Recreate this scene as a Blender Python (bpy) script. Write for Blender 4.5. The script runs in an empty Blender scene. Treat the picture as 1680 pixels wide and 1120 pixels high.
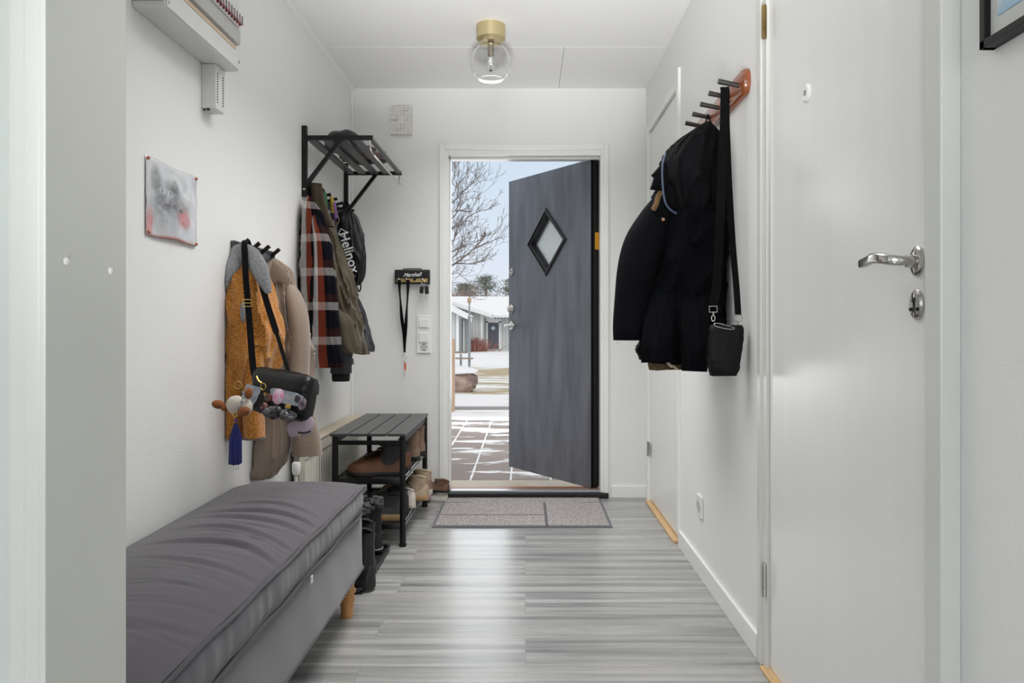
import bpy, bmesh, math, random
from mathutils import Vector, Matrix, noise
PI = math.pi
S = bpy.context.scene
COL = S.collection

# ---------------------------------------------------------------- camera, sky, light
F, VX, VY, CH = 1200.0, 862.0, 535.0, 0.982
cam = bpy.data.cameras.new('camera'); camo = bpy.data.objects.new('camera', cam); COL.objects.link(camo)
camo.location = (0, 0, CH); camo.rotation_euler = (PI/2, 0, 0)
cam.sensor_width = 36; cam.lens = F/1680*36
cam.shift_x = -(VX-840)/1680; cam.shift_y = -(560-VY)/1680
cam.clip_start = .02; cam.clip_end = 400
S.camera = camo
S.view_settings.view_transform = 'Standard'; S.view_settings.look = 'None'
S.view_settings.gamma = 1; S.view_settings.use_curve_mapping = False
S.view_settings.exposure = 0.36

w = bpy.data.worlds.new('sky'); S.world = w; w.use_nodes = True
nt = w.node_tree; nt.nodes.clear()
wo = nt.nodes.new('ShaderNodeOutputWorld'); bg = nt.nodes.new('ShaderNodeBackground')
tc = nt.nodes.new('ShaderNodeTexCoord'); sp = nt.nodes.new('ShaderNodeSeparateXYZ')
rp = nt.nodes.new('ShaderNodeValToRGB')
rp.color_ramp.elements[0].position = 0.0; rp.color_ramp.elements[0].color = (.745, .795, .87, 1)
rp.color_ramp.elements[1].position = .24; rp.color_ramp.elements[1].color = (.585, .70, .83, 1)
e_ = rp.color_ramp.elements.new(.55); e_.color = (.78, .785, .79, 1)
nt.links.new(tc.outputs['Generated'], sp.inputs[0]); nt.links.new(sp.outputs['Z'], rp.inputs[0])
nt.links.new(rp.outputs[0], bg.inputs[0]); nt.links.new(bg.outputs[0], wo.inputs[0])
bg.inputs[1].default_value = .84

def light(name, kind, loc, rot, energy, color=(1, 1, 1), size=1, size_y=None, angle=None):
    l = bpy.data.lights.new(name, kind); o = bpy.data.objects.new(name, l); COL.objects.link(o)
    o.location = loc; o.rotation_euler = rot; l.energy = energy; l.color = color
    if kind == 'AREA':
        l.size = size
        if size_y: l.shape = 'RECTANGLE'; l.size_y = size_y
    if angle: l.angle = angle
    return o
light('sun_veiled', 'SUN', (0, 10, 10), (math.radians(38), math.radians(18), 0), .95, (1, .98, .95), angle=math.radians(40))
# daylight coming in through the big window behind the camera
light('window_daylight', 'AREA', (-.7, -3.05, 1.45), (PI/2, 0, 0), 42, (.96, .98, 1.0), 2.6, 1.7)
# open sky in front of the entrance, shining in through the doorway
light('doorway_daylight', 'AREA', (-1.0, 9.0, 1.9), (math.radians(-90), 0, 0), 85, (.95, .975, 1.0), 5.0, 3.6)
# added unseen spot by the camera, bounced off the ceiling to brighten the hall
fl = light('added_bounce_spot', 'SPOT', (.0, -.10, .50), (PI/2+math.atan2(1.85, 2.55), 0, 0), 400, (1, .995, .985))
fl.data.spot_size = math.radians(42); fl.data.spot_blend = 1.; fl.data.shadow_soft_size = .25
# added soft fill below the ceiling; the ceiling lamp itself is unlit
cl_ = light('added_ceiling_fill', 'AREA', (-.157, 2.85, 2.12), (0, 0, 0), 15, (1, .99, .98), .8, 2.2)
cl_.data.spread = math.radians(125)
# daylight coming in through the side window of the room on the left
light('side_window_daylight', 'AREA', (-3.02, -1.1, 1.5), (PI/2, 0, -PI/2), 3, (.97, .985, 1.0), 1.6, 1.3)

# ---------------------------------------------------------------- helpers
def P(px, py, Y): return Vector(((px-VX)/F*Y, Y, CH+(VY-py)/F*Y))
def XP(px, Y): return (px-VX)/F*Y
def ZP(py, Y): return CH+(VY-py)/F*Y

def s2l(c): return tuple((x/255/12.92 if x/255 <= .04045 else ((x/255+.055)/1.055)**2.4) for x in c)
class NT:
    def __init__(s, name):
        s.m = bpy.data.materials.new(name); s.m.use_nodes = True; s.t = s.m.node_tree
        s.b = s.t.nodes['Principled BSDF']
    def n(s, typ, **k):
        x = s.t.nodes.new(typ)
        for a, v in k.items(): setattr(x, a, v)
        return x
    def l(s, a, b): s.t.links.new(a, b)
def mat(name, rgb, rough=.6, metal=0., var=0., vscale=8., bump=0., bscale=60., stretch=None, spec=.5, coat=0., sheen=0., rgb2=None, lin=False, coords='Object', coat_r=.1, trans=0.):
    k = NT(name); b = k.b
    c = (tuple(rgb) if lin else s2l(rgb))+(1,)
    b.inputs['Base Color'].default_value = c
    b.inputs['Roughness'].default_value = rough; b.inputs['Metallic'].default_value = metal
    b.inputs['Specular IOR Level'].default_value = spec
    b.inputs['Coat Weight'].default_value = coat; b.inputs['Coat Roughness'].default_value = coat_r
    b.inputs['Sheen Weight'].default_value = sheen
    b.inputs['Transmission Weight'].default_value = trans
    if var or bump or rgb2:
        tcn = k.n('ShaderNodeTexCoord'); mp = k.n('ShaderNodeMapping'); k.l(tcn.outputs[coords], mp.inputs[0])
        if stretch: mp.inputs['Scale'].default_value = stretch
    if var or rgb2:
        no = k.n('ShaderNodeTexNoise'); no.inputs['Scale'].default_value = vscale; no.inputs['Detail'].default_value = 6
        k.l(mp.outputs[0], no.inputs['Vector'])
        r = k.n('ShaderNodeValToRGB'); r.color_ramp.elements[0].position = .35; r.color_ramp.elements[1].position = .65
        if rgb2: c0, c1 = c, s2l(rgb2)+(1,)
        else:
            c0 = tuple(x*(1-var) for x in c[:3])+(1,); c1 = tuple(min(1, x*(1+var)) for x in c[:3])+(1,)
        r.color_ramp.elements[0].color = c0; r.color_ramp.elements[1].color = c1
        k.l(no.outputs['Fac'], r.inputs[0]); k.l(r.outputs[0], b.inputs['Base Color'])
    if bump:
        n2 = k.n('ShaderNodeTexNoise'); n2.inputs['Scale'].default_value = bscale; n2.inputs['Detail'].default_value = 4
        k.l(mp.outputs[0], n2.inputs['Vector'])
        bp = k.n('ShaderNodeBump'); bp.inputs['Strength'].default_value = bump; bp.inputs['Distance'].default_value = .004
        k.l(n2.outputs['Fac'], bp.inputs['Height']); k.l(bp.outputs[0], b.inputs['Normal'])
    return k.m

def link(name, bm, m=None, parent=None, smooth=False, loc=None):
    bmesh.ops.recalc_face_normals(bm, faces=bm.faces)
    me = bpy.data.meshes.new(name); bm.to_mesh(me); bm.free()
    if smooth:
        me.polygons.foreach_set('use_smooth', [True]*len(me.polygons))
        try: me.set_sharp_from_angle(angle=math.radians(42))
        except Exception: pass
    if m:
        for x in (m if isinstance(m, (list, tuple)) else [m]): me.materials.append(x)
    o = bpy.data.objects.new(name, me); COL.objects.link(o)
    if parent: o.parent = parent; o.matrix_parent_inverse = Matrix.Translation(-parent.location) if parent.type == 'EMPTY' and parent.get('_abs') else Matrix()
    if loc: o.location = loc
    return o
def tag(o, label=None, cat=None, group=None, kind=None):
    if label: o['label'] = label
    if cat: o['category'] = cat
    if group: o['group'] = group
    if kind: o['kind'] = kind
    return o
def root(name, loc, label=None, cat=None, group=None, kind=None, absolute=True):
    """Empty at the thing's base; parts of an absolute root are written in world coordinates."""
    o = bpy.data.objects.new(name, None); COL.objects.link(o); o.location = loc; o.empty_display_size = .05
    if absolute: o['_abs'] = 1
    return tag(o, label, cat, group, kind)
def struct(name, bm, m, parent=None, smooth=False):
    o = link(name, bm, m, parent, smooth)
    if not parent: o['kind'] = 'structure'
    return o
def BM(): return bmesh.new()
def box(bm, x0, x1, y0, y1, z0, z1, bev=0., M=None, seg=2, mi=0):
    r = bmesh.ops.create_cube(bm, size=1)
    vs = r['verts']
    T = Matrix.Translation(((x0+x1)/2, (y0+y1)/2, (z0+z1)/2)) @ Matrix.Diagonal((abs(x1-x0), abs(y1-y0), abs(z1-z0), 1))
    bmesh.ops.transform(bm, matrix=T, verts=vs)
    fs = list({f for v in vs for f in v.link_faces})
    if bev:
        es = list({e for v in vs for e in v.link_edges})
        rr = bmesh.ops.bevel(bm, geom=es, offset=bev, segments=seg, profile=.6, affect='EDGES')
        fs = list({f for f in fs if f.is_valid} | set(rr['faces']))
        vs = list({v for f in fs for v in f.verts})
    for f in fs: f.material_index = mi
    if M is not None: bmesh.ops.transform(bm, matrix=M, verts=vs)
    return vs
def bx(name, x0, x1, y0, y1, z0, z1, m, parent=None, bev=0., M=None, smooth=False):
    bm = BM(); box(bm, x0, x1, y0, y1, z0, z1, bev, M); return link(name, bm, m, parent, smooth)
def frame_of(d):
    d = d.normalized(); u = Vector((0, 0, 1)) if abs(d.z) < .95 else Vector((1, 0, 0))
    a = d.cross(u).normalized(); return a, d.cross(a).normalized()
def tube(bm, pts, r, seg=8, closed=False, cap=True, mi=0):
    pts = [Vector(p) for p in pts]; n = len(pts)
    rr = r if isinstance(r, (list, tuple)) else [r]*n
    rings = []; pa = None
    for i, p in enumerate(pts):
        if closed: d = pts[(i+1) % n]-pts[i-1]
        else: d = pts[min(i+1, n-1)]-pts[max(i-1, 0)]
        if d.length < 1e-9: d = Vector((0, 0, 1))
        d.normalize()
        if pa is None: a, b = frame_of(d)
        else:
            a = (pa-d*pa.dot(d))
            if a.length < 1e-6: a, b = frame_of(d)
            a.normalize(); b = d.cross(a)
        pa = a
        rings.append([bm.verts.new(p+(a*math.cos(t)+b*math.sin(t))*rr[i]) for t in [2*PI*k/seg for k in range(seg)]])
    m = n if closed else n-1
    for i in range(m):
        A, B = rings[i], rings[(i+1) % n]
        for k in range(seg):
            f = bm.faces.new((A[k], A[(k+1) % seg], B[(k+1) % seg], B[k])); f.material_index = mi
    if cap and not closed:
        bm.faces.new(rings[0]).material_index = mi; bm.faces.new(rings[-1][::-1]).material_index = mi
def cyl(bm, p0, p1, r0, r1=None, seg=16, mi=0): tube(bm, [p0, p1], [r0, r0 if r1 is None else r1], seg, mi=mi)
def spline(pts, k=8, closed=False):
    pts = [Vector(p) for p in pts]; n = len(pts); out = []
    for i in range(n if closed else n-1):
        g = (lambda j: pts[j % n]) if closed else (lambda j: pts[max(0, min(n-1, j))])
        p0, p1, p2, p3 = g(i-1), g(i), g(i+1), g(i+2)
        for s in range(k):
            t = s/k
            out.append(.5*((2*p1)+(p2-p0)*t+(2*p0-5*p1+4*p2-p3)*t*t+(3*p1-p0-3*p2+p3)*t**3))
    if not closed: out.append(pts[-1])
    return out
def ucol(f, n):
    """texture column that runs evenly across the front (.5 to 1) and the back (0 to .5) of a rounded section"""
    c = math.cos(2*PI*f); p = (1+math.copysign(abs(c)**.83, c))/2
    return .5-.5*p if f < .5 else .5+.5*p
def loft(bm, rings, cap0=True, cap1=True, uvs=None, mi=0):
    V = [[bm.verts.new(p) for p in r] for r in rings]; n = len(rings[0])
    uvl = bm.loops.layers.uv.verify() if uvs else None
    for i in range(len(V)-1):
        for k in range(n):
            k2 = (k+1) % n
            f = bm.faces.new((V[i][k], V[i][k2], V[i+1][k2], V[i+1][k])); f.material_index = mi
            if uvs:
                for lp, uv in zip(f.loops, ((ucol(k/n, n), uvs[i]), (ucol((k+1)/n, n), uvs[i]), (ucol((k+1)/n, n), uvs[i+1]), (ucol(k/n, n), uvs[i+1]))): lp[uvl].uv = uv
    if cap0: bm.faces.new(V[0]).material_index = mi
    if cap1: bm.faces.new(V[-1][::-1]).material_index = mi
    return V
def lathe(bm, prof, c=(0, 0, 0), seg=24, M=None, mi=0, cap=True):
    rings = []
    for r, z in prof:
        rings.append([Vector((max(r, 1e-4)*math.cos(2*PI*k/seg), max(r, 1e-4)*math.sin(2*PI*k/seg), z)) for k in range(seg)])
    M = M if M is not None else Matrix.Translation(c)
    rings = [[M @ p for p in r] for r in rings]
    loft(bm, rings, cap, cap, mi=mi)
def prism(bm, poly, depth_vec, mi=0):
    a = [bm.verts.new(p) for p in poly]; b = [bm.verts.new(Vector(p)+Vector(depth_vec)) for p in poly]
    n = len(a)
    bm.faces.new(a).material_index = mi; bm.faces.new(b[::-1]).material_index = mi
    for i in range(n): bm.faces.new((a[i], a[(i+1) % n], b[(i+1) % n], b[i])).material_index = mi
def strap(bm, pts, width, thick, wdir, mi=0):
    """flat webbing along pts, wide along wdir (a vector or one per point)"""
    pts = [Vector(p) for p in pts]; n = len(pts); R = []
    for i, p in enumerate(pts):
        d = (pts[min(i+1, n-1)]-pts[max(i-1, 0)]).normalized()
        wd = Vector(wdir[i] if isinstance(wdir, list) else wdir); wd = (wd-d*wd.dot(d)).normalized()
        t = d.cross(wd)
        ww = width[i] if isinstance(width, list) else width
        R.append([p+wd*ww/2+t*thick/2, p-wd*ww/2+t*thick/2, p-wd*ww/2-t*thick/2, p+wd*ww/2-t*thick/2])
    loft(bm, R, mi=mi)
def blob(bm, c, r, sub=3, amp=0., sc=3., M=None, seed=0):
    rr = bmesh.ops.create_icosphere(bm, subdivisions=sub, radius=1)
    for v in rr['verts']:
        k = 1+amp*noise.noise(v.co*sc+Vector((seed, seed*2, 0)))
        v.co = Vector((v.co.x*r[0]*k, v.co.y*r[1]*k, v.co.z*r[2]*k))
        if M is not None: v.co = M @ v.co
        v.co += Vector(c)
def text_obj(name, s, size, M, m, parent=None, shear=0., ext=.0008, bold=0.):
    cu = bpy.data.curves.new('tmp', 'FONT'); cu.body = s; cu.size = size; cu.align_x = 'CENTER'; cu.align_y = 'CENTER'
    cu.extrude = ext; cu.shear = shear; cu.offset = bold
    to = bpy.data.objects.new('tmp', cu); COL.objects.link(to)
    dg = bpy.context.evaluated_depsgraph_get(); me = bpy.data.meshes.new_from_object(to.evaluated_get(dg))
    bpy.data.objects.remove(to); bpy.data.curves.remove(cu)
    me.transform(M); me.name = name; me.materials.clear(); me.materials.append(m)
    o = bpy.data.objects.new(name, me); COL.objects.link(o)
    if parent:
        o.parent = parent; o.matrix_parent_inverse = Matrix.Translation(-parent.location) if parent.type == 'EMPTY' and parent.get('_abs') else Matrix()
    return o
def axes(x, y, z, o):
    M = Matrix.Identity(4)
    for i, v in enumerate((x, y, z)):
        v = Vector(v)
        for r in range(3): M[r][i] = v[r]
    for r in range(3): M[r][3] = o[r]
    return M
def copy_tree(o, parent=None):
    c = o.copy(); COL.objects.link(c)
    if parent: c.parent = parent; c.matrix_parent_inverse = o.matrix_parent_inverse.copy()
    for ch in [x for x in COL.objects if x.parent == o]: copy_tree(ch, c)
    return c

# ---------------------------------------------------------------- room materials
def wall_mat(name, rgb, bump=.25, rough=.55):
    k = NT(name); b = k.b; b.inputs['Base Color'].default_value = s2l(rgb)+(1,); b.inputs['Roughness'].default_value = rough
    t = k.n('ShaderNodeTexCoord'); 
    hs = []
    for sc in ((300, 300, 30), (40, 40, 420)):
        mp = k.n('ShaderNodeMapping'); mp.inputs['Scale'].default_value = sc; k.l(t.outputs['Object'], mp.inputs[0])
        no = k.n('ShaderNodeTexNoise'); no.inputs['Scale'].default_value = 1.; no.inputs['Detail'].default_value = 2; k.l(mp.outputs[0], no.inputs['Vector']); hs.append(no)
    ad = k.n('ShaderNodeMath', operation='ADD'); k.l(hs[0].outputs['Fac'], ad.inputs[0]); k.l(hs[1].outputs['Fac'], ad.inputs[1])
    bp = k.n('ShaderNodeBump'); bp.inputs['Strength'].default_value = bump; bp.inputs['Distance'].default_value = .0015
    k.l(ad.outputs[0], bp.inputs['Height']); k.l(bp.outputs[0], b.inputs['Normal'])
    return k.m
M_wall = wall_mat('woven wallpaper', (240, 240, 238), .3)
M_wallfar = wall_mat('far wallpaper', (234, 234, 232), .2)
M_ceil = mat('ceiling paint', (243, 243, 242), .6, bump=.05, bscale=200)
M_trim = mat('white gloss trim', (240, 240, 237), .28, var=.015, vscale=3)
M_door = mat('satin white door', (236, 236, 234), .24, var=.012, vscale=2, bump=.04, bscale=3, stretch=(6, 6, .6), spec=.55)
M_frame = mat('gloss frame paint', (218, 219, 213), .25, var=.02, vscale=4)
M_grn = mat('grey green wall paint', (205, 211, 205), .5, var=.02)
M_black = mat('black painted metal', (9, 9, 10), .4, spec=.35, bump=.05, bscale=300)
M_blackwood = mat('black stained wood', (24, 24, 25), .4, var=.15, bump=.1, bscale=20, stretch=(1, 12, 1))
M_chrome = mat('brushed chrome', (196, 193, 188), .16, 1.)
M_brass = mat('aged brass', (150, 126, 84), .3, 1., var=.2, vscale=30)
M_gold = mat('gold metal', (205, 170, 90), .25, 1.)
M_rubber = mat('black rubber', (22, 22, 23), .6)

# laminate floor : boards run across the hall
def floor_mat():
    k = NT('grey laminate boards'); b = k.b
    t = k.n('ShaderNodeTexCoord')
    br = k.n('ShaderNodeTexBrick'); br.offset = .37; br.offset_frequency = 2
    br.inputs['Scale'].default_value = 1; br.inputs['Brick Width'].default_value = 1.28; br.inputs['Row Height'].default_value = .192
    br.inputs['Mortar Size'].default_value = .0012; br.inputs['Mortar Smooth'].default_value = .1; br.inputs['Bias'].default_value = 0
    br.inputs['Color1'].default_value = (0, 0, 0, 1); br.inputs['Color2'].default_value = (1, 1, 1, 1); br.inputs['Mortar'].default_value = (.5, .5, .5, 1)
    k.l(t.outputs['Object'], br.inputs['Vector'])
    mp = k.n('ShaderNodeMapping'); mp.inputs['Scale'].default_value = (.8, 17, 1); k.l(t.outputs['Object'], mp.inputs[0])
    ofs = k.n('ShaderNodeVectorMath', operation='MULTIPLY_ADD'); k.l(br.outputs['Color'], ofs.inputs[0]); ofs.inputs[1].default_value = (7, 13, 0); k.l(mp.outputs[0], ofs.inputs[2])
    n1 = k.n('ShaderNodeTexNoise'); n1.inputs['Scale'].default_value = 1.3; n1.inputs['Detail'].default_value = 8; n1.inputs['Roughness'].default_value = .6; k.l(ofs.outputs[0], n1.inputs['Vector'])
    r = k.n('ShaderNodeValToRGB'); cr = r.color_ramp
    cr.elements[0].position = .28; cr.elements[0].color = s2l((104, 107, 110))+(1,)
    cr.elements[1].position = .74; cr.elements[1].color = s2l((192, 188, 182))+(1,)
    e = cr.elements.new(.5); e.color = s2l((160, 160, 158))+(1,)
    k.l(n1.outputs['Fac'], r.inputs[0])
    n3 = k.n('ShaderNodeTexNoise'); n3.inputs['Scale'].default_value = 2.2; n3.inputs['Detail'].default_value = 3; k.l(mp.outputs[0], n3.inputs['Vector'])
    hs = k.n('ShaderNodeHueSaturation'); k.l(r.outputs[0], hs.inputs['Color'])
    mr = k.n('ShaderNodeMapRange'); mr.inputs[3].default_value = .90; mr.inputs[4].default_value = 1.08; k.l(br.outputs['Color'], mr.inputs[0]); k.l(mr.outputs[0], hs.inputs['Value'])
    mx = k.n('ShaderNodeMix', data_type='RGBA'); k.l(br.outputs['Fac'], mx.inputs[0]); k.l(hs.outputs[0], mx.inputs[6]); mx.inputs[7].default_value = s2l((135, 136, 136))+(1,)
    k.l(mx.outputs[2], b.inputs['Base Color'])
    rr = k.n('ShaderNodeMapRange'); rr.inputs[3].default_value = .2; rr.inputs[4].default_value = .33; k.l(n1.outputs['Fac'], rr.inputs[0]); k.l(rr.outputs[0], b.inputs['Roughness'])
    bp = k.n('ShaderNodeBump'); bp.inputs['Strength'].default_value = .12; bp.inputs['Distance'].default_value = .002
    k.l(n1.outputs['Fac'], bp.inputs['Height']); k.l(bp.outputs[0], b.inputs['Normal'])
    b.inputs['Specular IOR Level'].default_value = .6
    return k.m
M_floor = floor_mat()

# ---------------------------------------------------------------- room shell
XL, XR, YF, ZC = -.9965, .692, 4.196, 2.346
XN = .715
bm = BM(); box(bm, -3, XN+.15, -3, YF, -.1, 0); struct('floor', bm, M_floor)
bm = BM()
g = .0012
SY, SX = 3.574, .19
for x0, x1, y0, y1 in ((-3, XN+.15, -3, SY), (-1.1, SX, SY, YF+.1), (SX, XN+.15, SY, YF+.1)):
    box(bm, x0+g, x1-g, y0+g, y1-g, ZC, ZC+.012, .001, seg=1)
box(bm, -3.1, XN+.2, -3.1, YF+.12, ZC+.010, ZC+.12)
struct('ceiling', bm, M_ceil)
bm = BM(); box(bm, XL-.12, XL, .92, YF+.12, 0, ZC); struct('wall_left', bm, M_wall)
# cross wall the camera looks past, with the jamb lining of the opening
bm = BM(); box(bm, -3, -.508, .775, .92, 0, ZC); struct('wall_left_front', bm, M_grn)
bm = BM()
lean = Matrix.Translation((0, 0, 0))
box(bm, -.507, -.5, .762, .9165, 0, ZC, .0015)
o = struct('trim_1', bm, M_frame); tag(o, 'flat white door jamb lining')
bm = BM(); box(bm, -.527, -.5075, .766, .776, 0, ZC, .003); box(bm, -.545, -.520, .770, .778, 0, ZC, .003); struct('trim_2', bm, M_frame)
for z, y in ((1.053, .796), (1.049, .881)):
    bm = BM(); lathe(bm, [(.0045, 0), (.0042, .0012), (.0025, .0022), (.0004, .0026)], seg=14, M=axes((0, 1, 0), (0, 0, 1), (1, 0, 0), (-.4999, y, z)))
    o = link('screw_cap', bm, M_trim, smooth=True)
    tag(o, 'white domed screw cap on the left jamb, ' + ('nearer the left frame edge' if y < .85 else 'nearer the hall'), 'screw cap', 'screw caps on the jamb')
# far wall with the entrance opening
DX0, DX1, DZ = -.475, .460, 2.01
bm = BM()
box(bm, XL, DX0, YF, YF+.12, 0, ZC); box(bm, DX1, XR+.15, YF, YF+.12, 0, ZC); box(bm, DX0, DX1, YF, YF+.12, DZ, ZC)
struct('wall_far', bm, M_wallfar)
# right wall
D2a, D2b = 3.31, 4.075      # cupboard door
D1a, D1b = 1.249, 2.083     # near door
bm = BM()
box(bm, XR, XR+.12, 2.13, 3.29, 0, ZC); box(bm, XR, XR+.12, 4.09, YF, 0, ZC)
box(bm, XR, XR+.12, 3.29, 4.09, 2.075, ZC); box(bm, XR, XR+.12, 1.21, 2.13, 2.09, ZC)
box(bm, XN, XN+.1, -3, 1.21, 0, ZC); box(bm, XR+.08, XR+.14, 1.2, 4.2, 0, ZC)
struct('wall_right', bm, M_wall)
# back room : rear wall with a window, side wall with a window
bm = BM()
for x0, x1, z0, z1 in ((-3, -2.05, 0, ZC), (.65, XN+.1, 0, ZC), (-2.05, .65, 0, .6), (-2.05, .65, 2.25, ZC)): box(bm, x0, x1, -3, -2.9, z0, z1)
struct('wall_back', bm, M_wall)
bm = BM()
for y0, y1, z0, z1 in ((-3, -1.95, 0, ZC), (-.25, .92, 0, ZC), (-1.95, -.25, 0, .8), (-1.95, -.25, 2.2, ZC)): box(bm, -3, -2.9, y0, y1, z0, z1)
struct('wall_room_left', bm, M_grn)
bm = BM()
for x in (-2.05, -.7, .61): box(bm, x, x+.04, -2.98, -2.92, .6, 2.25)
for z in (.6, 2.21): box(bm, -2.05, .65, -2.98, -2.92, z, z+.04)
struct('window_1', bm, M_trim)
bm = BM()
for y in (-1.95, -.29): box(bm, -2.98, -2.92, y, y+.04, .8, 2.2)
for z in (.8, 2.16): box(bm, -2.98, -2.92, -1.95, -.25, z, z+.04)
struct('window_2', bm, M_trim)

# cornice and corner strips
def cornice(pts_fn): pass
bm = BM(); prism(bm, [Vector((XL, .93, ZC)), Vector((XL+.020, .93, ZC)), Vector((XL+.020, .93, ZC-.006)), Vector((XL+.006, .93, ZC-.022)), Vector((XL, .93, ZC-.024))], (0, YF-.93, 0)); struct('trim_3', bm, M_trim)
bm = BM(); box(bm, XL, XL+.012, YF-.022, YF, 0, ZC-.02, .003); struct('trim_4', bm, M_trim)
# baseboards
bm = BM(); box(bm, XR-.012, XR, 2.158, 3.262, 0, .074, .003); struct('baseboard_right', bm, M_trim)
bm = BM(); box(bm, .494, XR, YF-.012, YF, 0, .068, .003); struct('baseboard_far_right', bm, M_trim)
bm = BM(); box(bm, XL, -.51, YF-.012, YF, 0, .068, .003); struct('baseboard_far_left', bm, M_trim)
bm = BM(); box(bm, XL, XL+.012, .93, YF-.025, 0, .068, .003); struct('baseboard_left', bm, M_trim)
bm = BM(); box(bm, XN-.012, XN, -2.9, 1.2, 0, .074, .003); struct('baseboard_near_right', bm, M_trim)

# ---------------------------------------------------------------- entrance door
# frame (structure)
bm = BM()
Z0 = .0
for s0, s1 in ((-.492, -.462), (.447, .4765)): box(bm, s0, s1, YF-.014, YF, 0, 2.026, .004)
box(bm, -.4625, .4475, YF-.0135, YF, 1.992, 2.0255, .004)
for s0, s1 in ((-.474, -.441), (.430, .459)): box(bm, s0, s1, YF-.006, YF+.10, .03, 2.008, .003)
box(bm, -.4415, .4305, YF-.0055, YF+.10, 1.960, 2.0075, .003)
box(bm, -.450, -.434, YF+.05, YF+.11, .03, 1.965, .002); box(bm, -.446, .436, YF+.05, YF+.11, 1.951, 1.964, .002)
struct('trim_5', bm, M_trim)
bm = BM(); box(bm, -.49, .475, YF-.03, YF+.03, 0, .03, .006); o = struct('trim_6', bm, M_rubber)
bm = BM(); box(bm, -.473, .458, YF+.0, YF+.045, .025, .040, .003); struct('trim_7', bm, mat('aluminium threshold', (170, 172, 176), .35, .6))
bm = BM(); box(bm, -.473, .458, YF+.045, YF+.13, .0, .036, .004); struct('trim_8', bm, mat('oiled wood sill', (140, 92, 66), .5, var=.2, stretch=(1, 20, 1)))

# leaf
H0 = Vector((.381, 4.262)); H1 = Vector((-.111, 4.93)); LW = (H1-H0).length
ud = Vector(((H1-H0).x/LW, (H1-H0).y/LW, 0)); nd = Vector((-ud.y, ud.x, 0))   # nd : towards the hall
if nd.y > 0: nd = -nd
DM = axes(ud, Vector((0, 0, 1)), nd, (H0.x, H0.y, 0))        # local (along, up, out)
DM = DM
def door_leaf_mat():
    k = NT('slate grey door paint'); b = k.b
    t = k.n('ShaderNodeTexCoord'); mp = k.n('ShaderNodeMapping'); mp.inputs['Scale'].default_value = (9, 9, 1.6); k.l(t.outputs['Object'], mp.inputs[0])
    n = k.n('ShaderNodeTexNoise'); n.inputs['Scale'].default_value = 1.5; n.inputs['Detail'].default_value = 6; k.l(mp.outputs[0], n.inputs['Vector'])
    r = k.n('ShaderNodeValToRGB'); r.color_ramp.elements[0].position = .3; r.color_ramp.elements[0].color = s2l((80, 82, 89))+(1,)
    r.color_ramp.elements[1].position = .75; r.color_ramp.elements[1].color = s2l((112, 114, 122))+(1,); k.l(n.outputs['Fac'], r.inputs[0]); k.l(r.outputs[0], b.inputs['Base Color'])
    n2 = k.n('ShaderNodeTexNoise'); n2.inputs['Scale'].default_value = 2; n2.inputs['Detail'].default_value = 5; k.l(mp.outputs[0], n2.inputs['Vector'])
    mr = k.n('ShaderNodeMapRange'); mr.inputs[3].default_value = .22; mr.inputs[4].default_value = .5; k.l(n2.outputs['Fac'], mr.inputs[0]); k.l(mr.outputs[0], b.inputs['Roughness'])
    bp = k.n('ShaderNodeBump'); bp.inputs['Strength'].default_value = .15; bp.inputs['Distance'].default_value = .004; k.l(n.outputs['Fac'], bp.inputs['Height']); k.l(bp.outputs[0], b.inputs['Normal'])
    return k.m
M_leaf = door_leaf_mat(); M_edge = mat('black door edge', (12, 12, 13), .45)
dr = root('door_1', (H0.x, H0.y, 0), 'dark grey front door standing open with a diamond window', None, None, 'structure')
TH = .06; ZB, ZT = .038, 1.955
# leaf with a diamond hole : local x along, y up, z out (hall face z=0, outer face z=-TH)
cx, cy, hw, hh = .505*LW, 1.511, .165, .175
def diamond(hw, hh, z): return [Vector((cx-hw, cy, z)), Vector((cx, cy-hh, z)), Vector((cx+hw, cy, z)), Vector((cx, cy+hh, z))]
bm = BM()
def leaf_face(z):
    D = [bm.verts.new(p) for p in diamond(hw, hh, z)]
    L, B, R, T = D
    c = [bm.verts.new((x, y, z)) for x, y in ((0, ZB), (LW, ZB), (LW, ZT), (0, ZT))]
    mL, mB, mR, mT = [bm.verts.new((x, y, z)) for x, y in ((0, cy), (cx, ZB), (LW, cy), (cx, ZT))]
    for f in ((c[0], mB, B, L, mL), (mB, c[1], mR, R, B), (R, mR, c[2], mT, T), (L, T, mT, c[3], mL)): bm.faces.new(f)
    return D, [c[0], mB, c[1], mR, c[2], mT, c[3], mL]
d1, o1 = leaf_face(0); d2, o2 = leaf_face(-TH)
for A, B_ in ((d1, d2), (o1, o2)):
    for i in range(len(A)):
        f = bm.faces.new((A[i], A[(i+1) % len(A)], B_[(i+1) % len(A)], B_[i]))
        if A is o1 and i in (6, 7): f.material_index = 1
link('door_leaf', bm, [M_leaf, M_edge], dr)
bm = BM()
ring = []
for hw_, hh_, z in ((hw+.035, hh+.038, .001), (hw+.033, hh+.036, .012), (hw+.018, hh+.02, .016), (hw+.016, hh+.017, .006), (hw+.006, hh+.007, .008), (hw, hh, .004), (hw-.004, hh-.004, -.03), (hw-.016, hh-.017, -.034)):
    ring.append(diamond(hw_, hh_, z))
loft(bm, ring, False, False); link('window_moulding', bm, mat('black window moulding', (38, 39, 42), .35), dr)
bm = BM(); prism(bm, diamond(hw-.003, hh-.003, -.036), (0, 0, -.006))
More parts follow.
